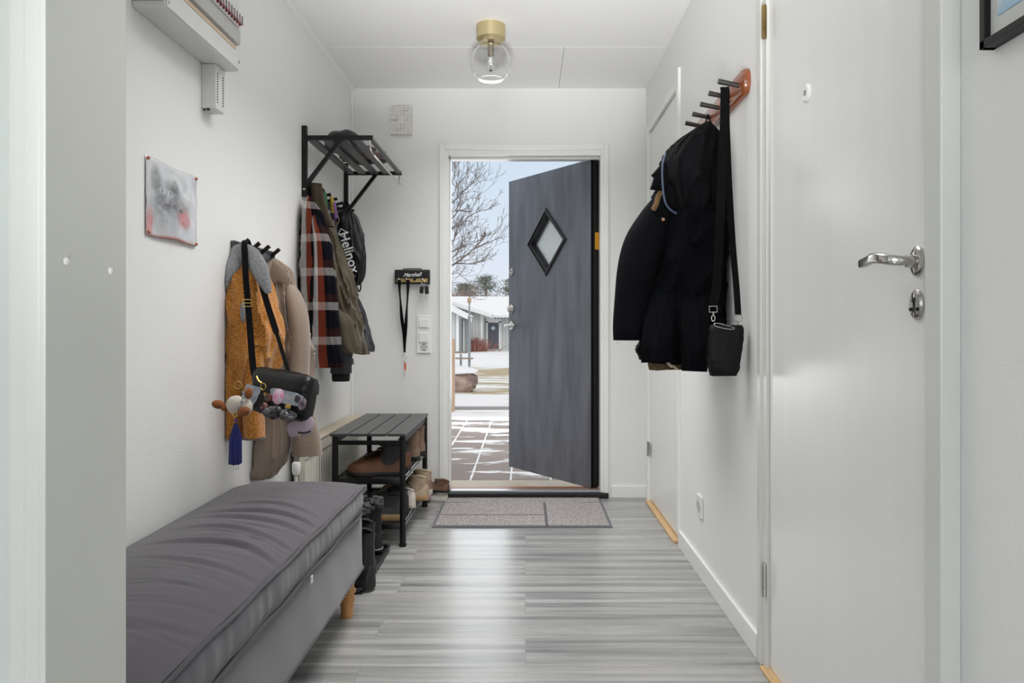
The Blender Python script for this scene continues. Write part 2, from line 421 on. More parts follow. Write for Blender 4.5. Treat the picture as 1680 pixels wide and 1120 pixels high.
k = NT('frosted door glass'); k.b.inputs['Base Color'].default_value = (.62, .66, .65, 1); k.b.inputs['Transmission Weight'].default_value = .3; k.b.inputs['Roughness'].default_value = .4; k.b.inputs['IOR'].default_value = 1.2
link('window_pane', bm, k.m, dr)
bm = BM(); box(bm, -.012, .0, ZB+.01, ZT-.0, -TH-.006, -.014, .003); link('weather_strip', bm, M_edge, dr)
for zz in (.42, 1.40, 1.66):
    bm = BM(); cyl(bm, (-.012, zz-.04, -.062), (-.012, zz+.04, -.062), .010); box(bm, -.03, .03, zz-.035, zz+.035, -.068, -.060); link('hinge', bm, M_black, dr, True)
bm = BM(); box(bm, -.0135, -.0115, 1.43, 1.53, -.05, -.022); o = link('sticker', bm, mat('orange sticker', (222, 160, 40), .5), dr); o['label'] = 'orange sticker on the door edge'
ex = LW-.036
for zz, rr_, nm in ((1.345, .022, 'thumb_turn'), (1.097, .03, 'lock_cylinder'), (.985, .0, 'handle')):
    bm = BM()
    Mx = axes((.62, 0, 0), (0, 1, 0), (0, 0, 1), (ex, zz, 0))
    if nm == 'thumb_turn':
        lathe(bm, [(.025, 0), (.025, .005), (.021, .009), (.001, .009)], seg=24, M=Mx); box(bm, ex-.003, ex+.003, zz-.014, zz+.014, .008, .02, .002)
    elif nm == 'lock_cylinder':
        lathe(bm, [(.032, 0), (.032, .006), (.024, .012), (.02, .03), (.016, .034), (.001, .034)], seg=24, M=Mx)
    else:
        lathe(bm, [(.033, 0), (.033, .006), (.026, .010), (.012, .012), (.011, .03), (.001, .03)], seg=24, M=Mx)
        tube(bm, spline([(ex, zz, .028), (ex, zz, .05), (ex-.02, zz, .06), (ex-.12, zz+.004, .06)], 6), [.009]*7+[.009]*12, 10)
    o = link(nm, bm, M_chrome, dr, True)

for o in [o for o in COL.objects if o.parent == dr]:
    o.data.transform(DM); o.data.flip_normals()
# rug
rug = root('door_mat', (0, 3.87, 0), 'grey door mat with dark stripes and rubber edge before the open front door', 'mat')
RX0, RX1, RY0, RY1 = -.458, .426, 3.563, 4.163
def rug_mat():
    k = NT('grey mat pile'); b = k.b; b.inputs['Roughness'].default_value = .95; b.inputs['Specular IOR Level'].default_value = .1
    t = k.n('ShaderNodeTexCoord'); n = k.n('ShaderNodeTexNoise'); n.inputs['Scale'].default_value = 130; n.inputs['Detail'].default_value = 3; k.l(t.outputs['Object'], n.inputs['Vector'])
    r = k.n('ShaderNodeValToRGB'); r.color_ramp.elements[0].position = .35; r.color_ramp.elements[0].color = s2l((128, 123, 124))+(1,); r.color_ramp.elements[1].position = .7; r.color_ramp.elements[1].color = s2l((192, 185, 184))+(1,)
    k.l(n.outputs['Fac'], r.inputs[0])
    s = k.n('ShaderNodeSeparateXYZ'); k.l(t.outputs['Object'], s.inputs[0])
    def band(out, c, h):
        a = k.n('ShaderNodeMath', operation='SUBTRACT'); k.l(out, a.inputs[0]); a.inputs[1].default_value = c
        ab = k.n('ShaderNodeMath', operation='ABSOLUTE'); k.l(a.outputs[0], ab.inputs[0])
        l = k.n('ShaderNodeMath', operation='LESS_THAN'); k.l(ab.outputs[0], l.inputs[0]); l.inputs[1].default_value = h; return l.outputs[0]
    def mul(a, b_):
        m_ = k.n('ShaderNodeMath', operation='MULTIPLY'); k.l(a, m_.inputs[0]); k.l(b_, m_.inputs[1]); return m_.outputs[0]
    def gt(out, c, op='GREATER_THAN'):
        m_ = k.n('ShaderNodeMath', operation=op); k.l(out, m_.inputs[0]); m_.inputs[1].default_value = c; return m_.outputs[0]
    v = mul(band(s.outputs['X'], .105, .0075), gt(s.outputs['Y'], 4.03, 'LESS_THAN'))
    h1 = mul(band(s.outputs['Y'], 3.775, .007), gt(s.outputs['X'], .1, 'LESS_THAN'))
    h2 = mul(band(s.outputs['Y'], 4.04, .005), gt(s.outputs['X'], -.30, 'LESS_THAN'))
    h3 = mul(band(s.outputs['Y'], 4.045, .005), gt(s.outputs['X'], .32))
    m1 = k.n('ShaderNodeMath', operation='MAXIMUM'); k.l(v, m1.inputs[0]); k.l(h1, m1.inputs[1])
    m2 = k.n('ShaderNodeMath', operation='MAXIMUM'); k.l(h2, m2.inputs[0]); k.l(h3, m2.inputs[1])
    m3 = k.n('ShaderNodeMath', operation='MAXIMUM'); k.l(m1.outputs[0], m3.inputs[0]); k.l(m2.outputs[0], m3.inputs[1])
    m4 = k.n('ShaderNodeMath', operation='MULTIPLY'); k.l(m3.outputs[0], m4.inputs[0]); m4.inputs[1].default_value = .7
    mx = k.n('ShaderNodeMix', data_type='RGBA'); k.l(m4.outputs[0], mx.inputs[0]); k.l(r.outputs[0], mx.inputs[6]); mx.inputs[7].default_value = s2l((70, 68, 76))+(1,)
    k.l(mx.outputs[2], b.inputs['Base Color'])
    bp = k.n('ShaderNodeBump'); bp.inputs['Strength'].default_value = .6; bp.inputs['Distance'].default_value = .004; k.l(n.outputs['Fac'], bp.inputs['Height']); k.l(bp.outputs[0], b.inputs['Normal'])
    return k.m
bx('rubber_backing', RX0, RX1, RY0, RY1, .0005, .004, mat('rubber mat edge', (105, 106, 112), .6), rug, .001)
bx('pile', RX0+.014, RX1-.014, RY0+.014, RY1-.010, .004, .010, rug_mat(), rug, .002)

# ---------------------------------------------------------------- right wall doors
M_wood = mat('bare pine', (214, 178, 130), .5, var=.12, vscale=5, stretch=(30, 1, 30))
# near door
nd1 = root('door_2', (XR, 1.66, 0), 'white flush door with a chrome lever handle on the right', None, None, 'structure')
bx('door_leaf', XR+.004, XR+.044, D1a+.003, D1b-.003, .012, 2.045, M_door, nd1, .002)
bm = BM()
box(bm, XR-.011, XN, 1.200, 1.249, 0, 2.09, .003)
box(bm, XR-.006, XR+.05, D1b, 2.153, 0, 2.10, .003)
box(bm, XR-.012, XR+.02, 2.118, 2.150, 0, 2.10, .004)
box(bm, XR-.006, XR+.05, 1.2, 2.15, 2.05, 2.10, .003)
link('door_frame', bm, M_frame, nd1)
bx('threshold', XR-.02, XR+.03, 1.25, 2.10, 0, .010, M_wood, nd1, .003)
for z in (1.848, .256):
    bm = BM()
    yc = 2.088
    cyl(bm, (XR-.010, yc, z-.045), (XR-.010, yc, z-.018), .0075); cyl(bm, (XR-.010, yc, z-.017), (XR-.010, yc, z+.045), .0075)
    box(bm, XR-.006, XR-.002, yc-.004, yc+.020, z-.04, z+.04); lathe(bm, [(.0075, 0), (.005, .006), (.0004, .008)], (XR-.01, yc, z+.045), 12)
    link('hinge', bm, M_brass if z > 1 else M_chrome, nd1, True)
MX = lambda y, z, dx=0: axes((0, 1, 0), (0, 0, 1), (-1, 0, 0), (XR+.004-dx, y, z))
bm = BM(); lathe(bm, [(.022, 0), (.0225, .004), (.018, .007), (.015, .0065), (.001, .006)], seg=28, M=MX(1.805, 1.558)); o = link('viewer_cover', bm, M_trim, nd1, True)
bm = BM(); lathe(bm, [(.007, .006), (.007, .0075), (.001, .008)], seg=16, M=MX(1.805, 1.558)); link('viewer_lens', bm, mat('grey lens', (150, 150, 148), .3), o, True)
oval = lambda y, z: axes((0, .8, 0), (0, 0, 1.05), (-1, 0, 0), (XR+.004, y, z))
bm = BM(); lathe(bm, [(.026, 0), (.026, .004), (.022, .007), (.011, .008), (.0105, .022), (.001, .022)], seg=32, M=oval(1.295, 1.097))
link('handle_rosette', bm, M_chrome, nd1, True)
bm = BM()
hp = spline([(XR-.016, 1.295, 1.098), (XR-.040, 1.297, 1.099), (XR-.050, 1.312, 1.103), (XR-.051, 1.345, 1.107), (XR-.049, 1.375, 1.104), (XR-.046, 1.408, 1.102)], 6)
rings = []
for i, p in enumerate(hp):
    t = i/(len(hp)-1); d = (hp[min(i+1, len(hp)-1)]-hp[max(i-1, 0)]).normalized()
    a = Vector((0, 0, 1)); b2 = d.cross(a).normalized(); hz = .0085+.002*math.sin(t*3); hx = .0085-.003*t
    rings.append([p+a*hz*math.copysign(abs(math.sin(q))**.7, math.sin(q))+b2*hx*math.copysign(abs(math.cos(q))**.7, math.cos(q)) for q in [2*PI*j/16 for j in range(16)]])
loft(bm, rings); link('lever', bm, M_chrome, nd1, True)
bm = BM(); lathe(bm, [(.026, 0), (.026, .004), (.022, .0075), (.001, .008)], seg=32, M=oval(1.295, 1.020))
esc = link('lock_escutcheon', bm, M_chrome, nd1, True)
M_dark = mat('dark slot', (14, 13, 13), .6)
bm = BM(); lathe(bm, [(.005, .008), (.005, .0088), (.0001, .0088)], seg=12, M=MX(1.297, 1.028)); box(bm, XR-.0055, XR-.0045, 1.2945, 1.2965, 1.006, 1.026)
for dy in (-.011, .011): lathe(bm, [(.0035, .0075), (.003, .010), (.0001, .010)], seg=12, M=MX(1.295+dy, 1.012))
link('keyhole', bm, M_dark, esc, True)
# cupboard door
nd2 = root('door_3', (XR, 3.7, 0), 'narrow white flush door at the far end', None, None, 'structure')
bx('door_leaf', XR+.006, XR+.046, D2a+.003, D2b-.003, .02, 2.058, M_door, nd2, .002)
bm = BM()
box(bm, XR-.012, XR+.05, 3.262, D2a, .072, 2.138, .003)
box(bm, XR-.012, XR+.05, D2b, 4.13, 0, 2.10, .003)
box(bm, XR-.008, XR+.05, 3.30, 4.13, 2.062, 2.098, .003)
link('door_frame', bm, M_trim, nd2)
bx('threshold', XR-.022, XR+.03, D2a, D2b+.02, 0, .012, M_wood, nd2, .003)
for z in (1.62, .30):
    bm = BM(); cyl(bm, (XR-.008, D2b+.004, z-.04), (XR-.008, D2b+.004, z+.04), .007); box(bm, XR-.004, XR, D2b-.02, D2b+.02, z-.035, z+.035); link('hinge', bm, M_chrome, nd2, True)

# outlet on right wall
def socket_mesh(): pass
so = root('wall_socket', (XR, 2.883, .23), 'white single wall socket low on the right wall above the skirting', 'socket')
bx('cover_plate', XR-.010, XR, 2.842, 2.924, .232, .317, M_trim, so, .004)
bm = BM(); lathe(bm, [(.023, .0095), (.023, .0115), (.020, .0125), (.0195, .0108), (.001, .0108)], seg=24, M=axes((0, 1, 0), (0, 0, 1), (-1, 0, 0), (XR, 2.883, .274))); link('socket_insert', bm, mat('socket grey', (190, 190, 188), .4), so, True)

# switch panel on the far wall
def fx(px): return XP(px, YF)
def fz(py): return ZP(py, YF)
sw = root('light_switch_panel', (fx(695), YF, fz(579)), 'white panel of two light switches over a socket beside the front door', 'switch')
bx('cover_plate', fx(684), fx(707.5), YF-.009, YF, fz(579), fz(517), M_trim, sw, .003)
for a, b_ in ((523, 537), (546, 561)):
    bm = BM(); box(bm, fx(688), fx(703.5), YF-.016, YF-.008, fz(b_), fz(a), .002); link('switch', bm, M_trim, sw)
bm = BM(); lathe(bm, [(.0215, .0085), (.0215, .0105), (.0185, .0115), (.018, .0098), (.001, .0098)], seg=24, M=axes((1, 0, 0), (0, 0, 1), (0, -1, 0), (fx(696), YF, fz(569))))
o = link('socket_insert', bm, mat('socket ivory', (205, 204, 200), .4), sw, True)
bm = BM()
for dx in (-.009, .009): lathe(bm, [(.0026, .0095), (.0026, .0102), (.0001, .0102)], seg=10, M=axes((1, 0, 0), (0, 0, 1), (0, -1, 0), (fx(696)+dx, YF, fz(569))))
for dz in (-.017, .017): box(bm, fx(696)-.004, fx(696)+.004, YF-.012, YF-.009, fz(569)+dz-.002, fz(569)+dz+.002)
link('socket_hole', bm, M_dark, o)

# white patchwork block on far wall
bm = BM(); random.seed(4)
box(bm, fx(643), fx(676), YF-.032, YF, fz(221), fz(179), .002)
nx, nz = 6, 6
for i in range(nx):
    for j in range(nz):
        x0 = fx(642)+(fx(677)-fx(642))*i/nx; x1 = fx(642)+(fx(677)-fx(642))*(i+1)/nx
        z0 = fz(223)+(fz(177)-fz(223))*j/nz; z1 = fz(223)+(fz(177)-fz(223))*(j+1)/nz
        dd = random.uniform(.036, .046); jz = random.uniform(-.006, .006) if 0 < j < nz-1 else 0
        box(bm, x0+.0004, x1-.0004, YF-dd, YF-.015, z0+jz*.3, z1+jz*.3)
o = link('wall_tile_plaque', bm, mat('limed chips', (216, 213, 208), .5, var=.08, vscale=25)); tag(o, 'small white patchwork block hung on the far wall left above the door', 'wall decoration')

# key holder with amp look
kh = root('key_holder', (fx(677), YF, fz(466)), 'black amplifier shaped key rack with gold strip on the far wall', 'key holder')
bx('body', fx(649), fx(706), YF-.035, YF, fz(466), fz(443), mat('black vinyl', (22, 22, 23), .5, bump=.2, bscale=500), kh, .005, smooth=True)
bx('front_panel', fx(652), fx(703), YF-.037, YF-.033, fz(457), fz(446), mat('black speaker cloth', (14, 14, 15), .7), kh, .001)
bx('gold_strip', fx(652), fx(703), YF-.038, YF-.033, fz(463.5), fz(457.5), mat('gold control strip', (184, 158, 104), .35, .6), kh, .001)
bm = BM(); tube(bm, spline([(fx(663), YF-.017, fz(443)), (fx(665), YF-.017, fz(441.5)), (fx(690), YF-.017, fz(441.5)), (fx(692), YF-.017, fz(443))], 4), .003, 8); link('carry_handle', bm, M_black, kh, True)
text_obj('logo', 'Marshall', .030, axes((1, .0, .05), (0, 0, 1), (0, -1, 0), (fx(677.5), YF-.038, fz(451.5))), mat('white lettering', (235, 235, 232), .5), kh, shear=.45, bold=.0004)
for px in (655.5, 668, 682, 694.5):
    bm = BM(); lathe(bm, [(.008, 0), (.008, .006), (.006, .011), (.001, .012)], seg=14, M=axes((1, 0, 0), (0, 0, 1), (0, -1, 0), (fx(px), YF-.037, fz(458.5)))); link('jack_plug', bm, M_chrome if px != 682 else M_black, kh, True)
# lanyard
ly = root('lanyard', (fx(661), YF-.04, fz(618)), 'black woven lanyard hanging from the two left plugs of the key rack', 'lanyard')
M_web = mat('black webbing', (7, 7, 9), .85, spec=.15, bump=.3, bscale=600)
bm = BM()
yk = YF-.048
def LP(px, py, dy=0): return Vector((XP(px, yk+dy), yk+dy, ZP(py, yk+dy)))
for pts in ([(655, 459), (655.5, 475), (657, 495), (659, 520), (662, 545), (663.5, 578)], [(669.5, 459), (669, 480), (667.5, 505), (666, 530), (664.5, 555), (663.8, 578)]):
    q = spline([LP(a, b_) for a, b_ in pts], 6); n = len(q)
    wd = [Vector((math.cos(.2+1.1*math.sin(i/n*5)), math.sin(.2+1.1*math.sin(i/n*5)), 0)) for i in range(n)]
    strap(bm, q, .019, .0014, wd)
link('webbing', bm, M_web, ly)
def ring_pts(c, r, ax1, ax2, n=20): return [Vector(c)+Vector(ax1)*r*math.cos(2*PI*i/n)+Vector(ax2)*r*math.sin(2*PI*i/n) for i in range(n)]
bm = BM(); tube(bm, ring_pts(LP(663.5, 585), .013, (1, 0, 0), (0, 0, 1)), .0012, 6, True); tube(bm, ring_pts(LP(663, 594), .008, (.3, .9, 0), (0, 0, 1)), .0015, 6, True)
tube(bm, [LP(663.3, 598), LP(663, 606), LP(663, 618)], .0016, 6); link('key_ring', bm, M_chrome, ly, True)
bm = BM(); tube(bm, [LP(665, 595), LP(665, 607)], [.005, .0045], 8); link('clip', bm, mat('orange plastic', (225, 90, 50), .45), ly, True)['label'] = 'orange plastic clip'
# keys
ky = root('key_bunch', (fx(695), YF-.04, fz(490)), 'bunch of black car keys on a ring at the right plug of the key rack', 'keys')
bm = BM(); tube(bm, ring_pts(LP(694.5, 463), .011, (1, 0, 0), (0, 0, 1)), .0013, 6, True); link('key_ring', bm, M_chrome, ky, True)
for px, rot, hh_ in ((692, .12, .026), (700, -.05, .03)):
    bm = BM(); c = LP(px, 473.5); box(bm, -.011, .011, -.006, .006, -hh_, hh_*.5, .005, Matrix.Translation(c) @ Matrix.Rotation(rot, 4, 'Y'))
    link('key_fob', bm, M_rubber, ky, True)
for px, a, b_ in ((689, 466, 478), (692, 482, 488), (699.5, 482, 492)):
    bm = BM(); tube(bm, [LP(px, a), LP(px, b_)], .0022, 6); link('key_blade', bm, M_chrome, ky)

# ---------------------------------------------------------------- ceiling lamp
lx, lyy = -.157, 3.32
lm = root('ceiling_lamp', (lx, lyy, ZC), 'brass ceiling lamp with a clear glass globe and unlit bulb', 'lamp')
bm = BM(); lathe(bm, [(.001, ZC), (.066, ZC), (.066, ZC-.062), (.062, ZC-.066), (.058, ZC-.067), (.050, ZC-.0785), (.001, ZC-.079)], (lx, lyy, 0), 40); link('base', bm, mat('pale brass', (206, 190, 148), .32, .75), lm, True)
bm = BM(); lathe(bm, [(.014, ZC-.07), (.014, ZC-.135), (.010, ZC-.142), (.001, ZC-.142)], (lx, lyy, 0), 20); link('bulb_holder', bm, mat('grey brass holder', (150, 140, 122), .4, .7), lm, True)
k = NT('thin clear glass'); gb = k.b; gb.inputs['Base Color'].default_value = (1, 1, 1, 1); gb.inputs['Transmission Weight'].default_value = 1; gb.inputs['Roughness'].default_value = .02; gb.inputs['IOR'].default_value = 1.45
M_glass = k.m
bm = BM(); zc = ZC-.170; R0 = .0925
prof = [(R0*math.cos(a), zc+R0*math.sin(a)) for a in [math.radians(58-4*i) for i in range(29)]]
pi_ = [((R0-.0018)*math.cos(a), zc+(R0-.0018)*math.sin(a)) for a in [math.radians(58-4*i) for i in range(29)]]
pr = prof+pi_[::-1]
seg = 64; V = [[bm.verts.new((lx+r*math.cos(2*PI*i/seg), lyy+r*math.sin(2*PI*i/seg), z)) for i in range(seg)] for r, z in pr]
for a in range(len(V)):
    A, B_ = V[a], V[(a+1) % len(V)]
    for i in range(seg): bm.faces.new((A[i], A[(i+1) % seg], B_[(i+1) % seg], B_[i]))
link('glass_globe', bm, M_glass, lm, True)
bm = BM(); lathe(bm, [(.007, ZC-.142), (.012, ZC-.165), (.0165, ZC-.182), (.014, ZC-.196), (.006, ZC-.206), (.001, ZC-.208)], (lx, lyy, 0), 24); link('bulb', bm, mat('clear bulb glass', (248, 248, 246), .03, trans=1.), lm, True)

# ---------------------------------------------------------------- electric panel and box (left wall)
ep = root('fuse_box', (XL, 2.09, 1.79), 'long white fuse box with a row of dark red fuses high on the left wall', 'fuse box')
M_encl = mat('white enclosure', (224, 224, 222), .4, var=.02, vscale=6)
bm = BM(); box(bm, XL, XL+.083, 1.852, 2.328, 1.79, 2.10, .004); link('enclosure', bm, M_encl, ep)
bm = BM(); box(bm, XL+.082, XL+.088, 1.856, 2.323, 1.794, 1.848, .002); box(bm, XL+.082, XL+.088, 1.856, 2.323, 1.965, 2.09, .002); link('front_cover', bm, M_encl, ep)
bx('wood_strip', XL+.082, XL+.086, 1.875, 2.300, 1.852, 1.864, mat('pale wood strip', (222, 200, 172), .5), ep)
bx('mounting_rail', XL+.080, XL+.096, 1.875, 2.312, 1.868, 1.915, mat('grey rail', (188, 188, 186), .45), ep, .003)
bm = BM(); box(bm, XL+.0, XL+.081, 1.8505, 1.856, 1.806, 2.09); link('end_plate', bm, mat('olive grey end plate', (178, 177, 158), .5), ep)
M_fr = mat('dark red fuse', (120, 45, 50), .4); M_fk = mat('black fuse lever', (30, 26, 28), .4)
for i in range(21):
    y = 1.885+i*.0205
    bm = BM(); box(bm, XL+.084, XL+.100, y-.008, y+.008, 1.918, 1.960, .002, mi=0); box(bm, XL+.098, XL+.111, y-.005, y+.003, 1.926, 1.952, .002, mi=1)
    link('fuse', bm, [M_encl, M_fr if i % 2 else M_fk], ep)
    bm = BM(); box(bm, XL+.099, XL+.106, y-.0075, y-.0035, 1.922, 1.945, mi=0); link('fuse_mark', bm, M_fr, ep)
bm = BM(); box(bm, XL+.03, XL+.06, 2.326, 2.334, 1.925, 1.985, .003); box(bm, XL+.04, XL+.055, 2.326, 2.331, 1.86, 1.93); link('side_lever', bm, mat('grey lever', (120, 120, 118), .5), ep)
bm = BM()
for y, z in ((1.865, 1.80),): lathe(bm, [(.006, 0), (.005, .002), (.0001, .002)], seg=12, M=axes((0, 1, 0), (0, 0, 1), (1, 0, 0), (XL+.088, y, z+.01)))
link('screw', bm, M_chrome, ep)
bm = BM(); lathe(bm, [(.006, 0), (.005, .002), (.0001, .002)], seg=12, M=axes((0, 1, 0), (0, 0, 1), (1, 0, 0), (XL+.088, 2.318, 1.82))); link('screw', bm, M_chrome, ep)
tb = root('transformer_box', (XL, 2.28, 1.651), 'small white vented box under the fuse box end', 'electrical box')
bm = BM(); box(bm, XL, XL+.045, 2.248, 2.318, 1.652, 1.789, .003); link('case', bm, M_encl, tb)
bm = BM()
for y in (2.256, 2.297):
    bm = BM()
    for i in range(12): box(bm, XL+.0445, XL+.0456, y, y+.008, 1.672+i*.008, 1.676+i*.008)
    link('vent_slots', bm, mat('dark vent', (60, 60, 58), .7), tb)
bm = BM(); cyl(bm, (XL+.02, 2.252, 1.652), (XL+.02, 2.252, 1.647), .005); cyl(bm, (XL+.008, 2.252, 1.652), (XL+.008, 2.252, 1.646), .003); link('cable_gland', bm, M_dark, tb)

# ---------------------------------------------------------------- cat photo on the left wall
def cat_mat():
    k = NT('printed cat on foil'); b = k.b; b.inputs['Metallic'].default_value = .35; b.inputs['Roughness'].default_value = .3
    t = k.n('ShaderNodeTexCoord'); uv = t.outputs['UV']
    def ell(cx_, cy_, rx, ry, soft=.25):
        mp = k.n('ShaderNodeMapping'); mp.vector_type = 'POINT'; mp.inputs['Location'].default_value = (-cx_/rx, -cy_/ry, 0); mp.inputs['Scale'].default_value = (1/rx, 1/ry, 0); k.l(uv, mp.inputs[0])
        le = k.n('ShaderNodeVectorMath', operation='LENGTH'); k.l(mp.outputs[0], le.inputs[0])
        mr = k.n('ShaderNodeMapRange'); mr.inputs[1].default_value = 1+soft; mr.inputs[2].default_value = 1-soft; k.l(le.outputs['Value'], mr.inputs[0]); return mr.outputs[0]
    col = k.n('ShaderNodeRGB'); col.outputs[0].default_value = s2l((226, 227, 230))+(1,); cur = col.outputs[0]
    n = k.n('ShaderNodeTexNoise'); n.inputs['Scale'].default_value = 14; n.inputs['Detail'].default_value = 8; k.l(uv, n.inputs['Vector'])
    def mixin(cur, fac, rgb, amt):
        m_ = k.n('ShaderNodeMath', operation='MULTIPLY'); k.l(fac, m_.inputs[0]); m_.inputs[1].default_value = amt
        if amt > .55:
            m2 = k.n('ShaderNodeMath', operation='MULTIPLY'); k.l(m_.outputs[0], m2.inputs[0])
            mr = k.n('ShaderNodeMapRange'); mr.inputs[1].default_value = .3; mr.inputs[2].default_value = .7; mr.inputs[3].default_value = .55; mr.inputs[4].default_value = 1.2; k.l(n.outputs['Fac'], mr.inputs[0]); k.l(mr.outputs[0], m2.inputs[1]); m_ = m2
        x = k.n('ShaderNodeMix', data_type='RGBA'); x.clamp_factor = True; k.l(m_.outputs[0], x.inputs[0]); k.l(cur, x.inputs[6]); x.inputs[7].default_value = s2l(rgb)+(1,); return x.outputs[2]
    G = (120, 122, 126)
    for e in (((.36, .55), (.27, .24)), ((.40, .30), (.32, .28)), ((.16, .74), (.08, .16)), ((.52, .70), (.07, .13))): cur = mixin(cur, ell(*e[0], *e[1], .35), G, .62)
    cur = mixin(cur, ell(.45, .14, .3, .12, .5), (228, 228, 232), .6)
    cur = mixin(cur, ell(.05, .14, .05, .2, .4), (225, 110, 105), .7)
    cur = mixin(cur, ell(.5, .015, .42, .03, .4), (228, 140, 130), .7)
    cur = mixin(cur, ell(.70, .33, .12, .12, .4), (226, 130, 132), .8)
    cur = mixin(cur, ell(.64, .43, .05, .03, .3), (110, 110, 112), .8)
    for x_ in (.27, .44): cur = mixin(cur, ell(x_, .62, .055, .048, .2), (225, 228, 230), .5); cur = mixin(cur, ell(x_, .62, .02, .034, .3), (60, 60, 62), .5)
    cur = mixin(cur, ell(.37, .52, .035, .05, .3), (216, 210, 212), .5); cur = mixin(cur, ell(.37, .45, .06, .015, .5), (80, 80, 84), .5)
    k.l(cur, b.inputs['Base Color'])
    bp = k.n('ShaderNodeBump'); bp.inputs['Strength'].default_value = .3; bp.inputs['Distance'].default_value = .01
    n2 = k.n('ShaderNodeTexNoise'); n2.inputs['Scale'].default_value = 3; k.l(uv, n2.inputs['Vector']); k.l(n2.outputs['Fac'], bp.inputs['Height']); k.l(bp.outputs[0], b.inputs['Normal'])
    return k.m
cp = root('cat_poster', (XL, 2.06, 1.22), 'crinkled silvery poster of a grey cat pinned to the left wall', 'poster')
bm = BM(); uvl = bm.loops.layers.uv.verify(); nx, nz = 30, 24
GV = []
for i in range(nx+1):
    row = []
    for j in range(nz+1):
        u, v = i/nx, j/nz
        y = 1.913+.293*u; z = 1.222+.208*v+.004*math.sin(u*9)*(v-.5)
        e = min(u, 1-u, .5)*2; f = min(v, 1-v, .5)*2
        d = .004+.006*(math.sin(u*7+v*3)*.5+.5)*(e*f)**.5+.006*(1-v)*(e)+.003*noise.noise(Vector((u*6, v*6, 1)))
        if abs(u-.75) < .12 and abs(v-.58) < .08: d += .006*(1-abs(u-.75)/.12)
        row.append(bm.verts.new((XL+d, y, z)))
    GV.append(row)
bk = []
for i in range(nx):
    for j in range(nz):
        f = bm.faces.new((GV[i][j], GV[i+1][j], GV[i+1][j+1], GV[i][j+1]))
        for lp, (a, b_) in zip(f.loops, ((i, j), (i+1, j), (i+1, j+1), (i, j+1))): lp[uvl].uv = (a/nx, b_/nz)
o = link('print', bm, cat_mat(), cp, True)
sm = o.modifiers.new('thick', 'SOLIDIFY'); sm.thickness = .0008
for y, z in ((1.919, 1.424), (2.198, 1.425), (1.921, 1.230), (2.198, 1.229)):
    bm = BM(); lathe(bm, [(.0045, 0), (.005, .003), (.003, .006), (.0005, .007)], seg=12, M=axes((0, 1, 0), (0, 0, 1), (1, 0, 0), (XL+.005, y, z))); link('pin', bm, mat('copper pin', (190, 120, 95), .3, .8), cp, True)

# ---------------------------------------------------------------- framed drawing near right
fr = root('picture_frame', (XN, .93, 1.4), 'thin black frame with a crayon drawing at the upper right edge', 'picture')
bm = BM()
FY0, FY1, FZ0, FZ1, fw = .72, 1.117, 1.403, 1.92, .012
for y0, y1, z0, z1 in ((FY0, FY1, FZ0, FZ0+fw), (FY0, FY1, FZ1-fw, FZ1), (FY0, FY0+fw, FZ0, FZ1), (FY1-fw, FY1, FZ0, FZ1)): box(bm, XN-.022, XN, y0, y1, z0, z1, .001)
link('frame', bm, M_black, fr)
bx('mat_board', XN-.012, XN-.004, FY0+.008, FY1-.008, FZ0+.008, FZ1-.008, mat('mount board', (216, 216, 212), .8), fr)
k = NT('crayon drawing'); b = k.b; t = k.n('ShaderNodeTexCoord'); b.inputs['Roughness'].default_value = .8
n = k.n('ShaderNodeTexNoise'); n.inputs['Scale'].default_value = 7; n.inputs['Detail'].default_value = 2; k.l(t.outputs['Object'], n.inputs['Vector'])
r = k.n('ShaderNodeValToRGB'); cr = r.color_ramp; cr.elements[0].position = .40; cr.elements[0].color = s2l((234, 222, 120))+(1,); cr.elements[1].position = .46; cr.elements[1].color = s2l((216, 222, 222))+(1,)
for p_, c_ in ((.5, (165, 198, 220)), (.56, (178, 206, 224)), (.60, (222, 226, 226))): e = cr.elements.new(p_); e.color = s2l(c_)+(1,)
n2 = k.n('ShaderNodeTexNoise'); n2.inputs['Scale'].default_value = 160; k.l(t.outputs['Object'], n2.inputs['Vector'])
mx = k.n('ShaderNodeMath', operation='MULTIPLY_ADD'); k.l(n2.outputs['Fac'], mx.inputs[0]); mx.inputs[1].default_value = .08; k.l(n.outputs['Fac'], mx.inputs[2])
k.l(mx.outputs[0], r.inputs[0]); k.l(r.outputs[0], b.inputs['Base Color'])
bx('drawing', XN-.0135, XN-.0115, FY0+.05, FY1-.030, FZ0+.040, FZ1-.05, k.m, fr)

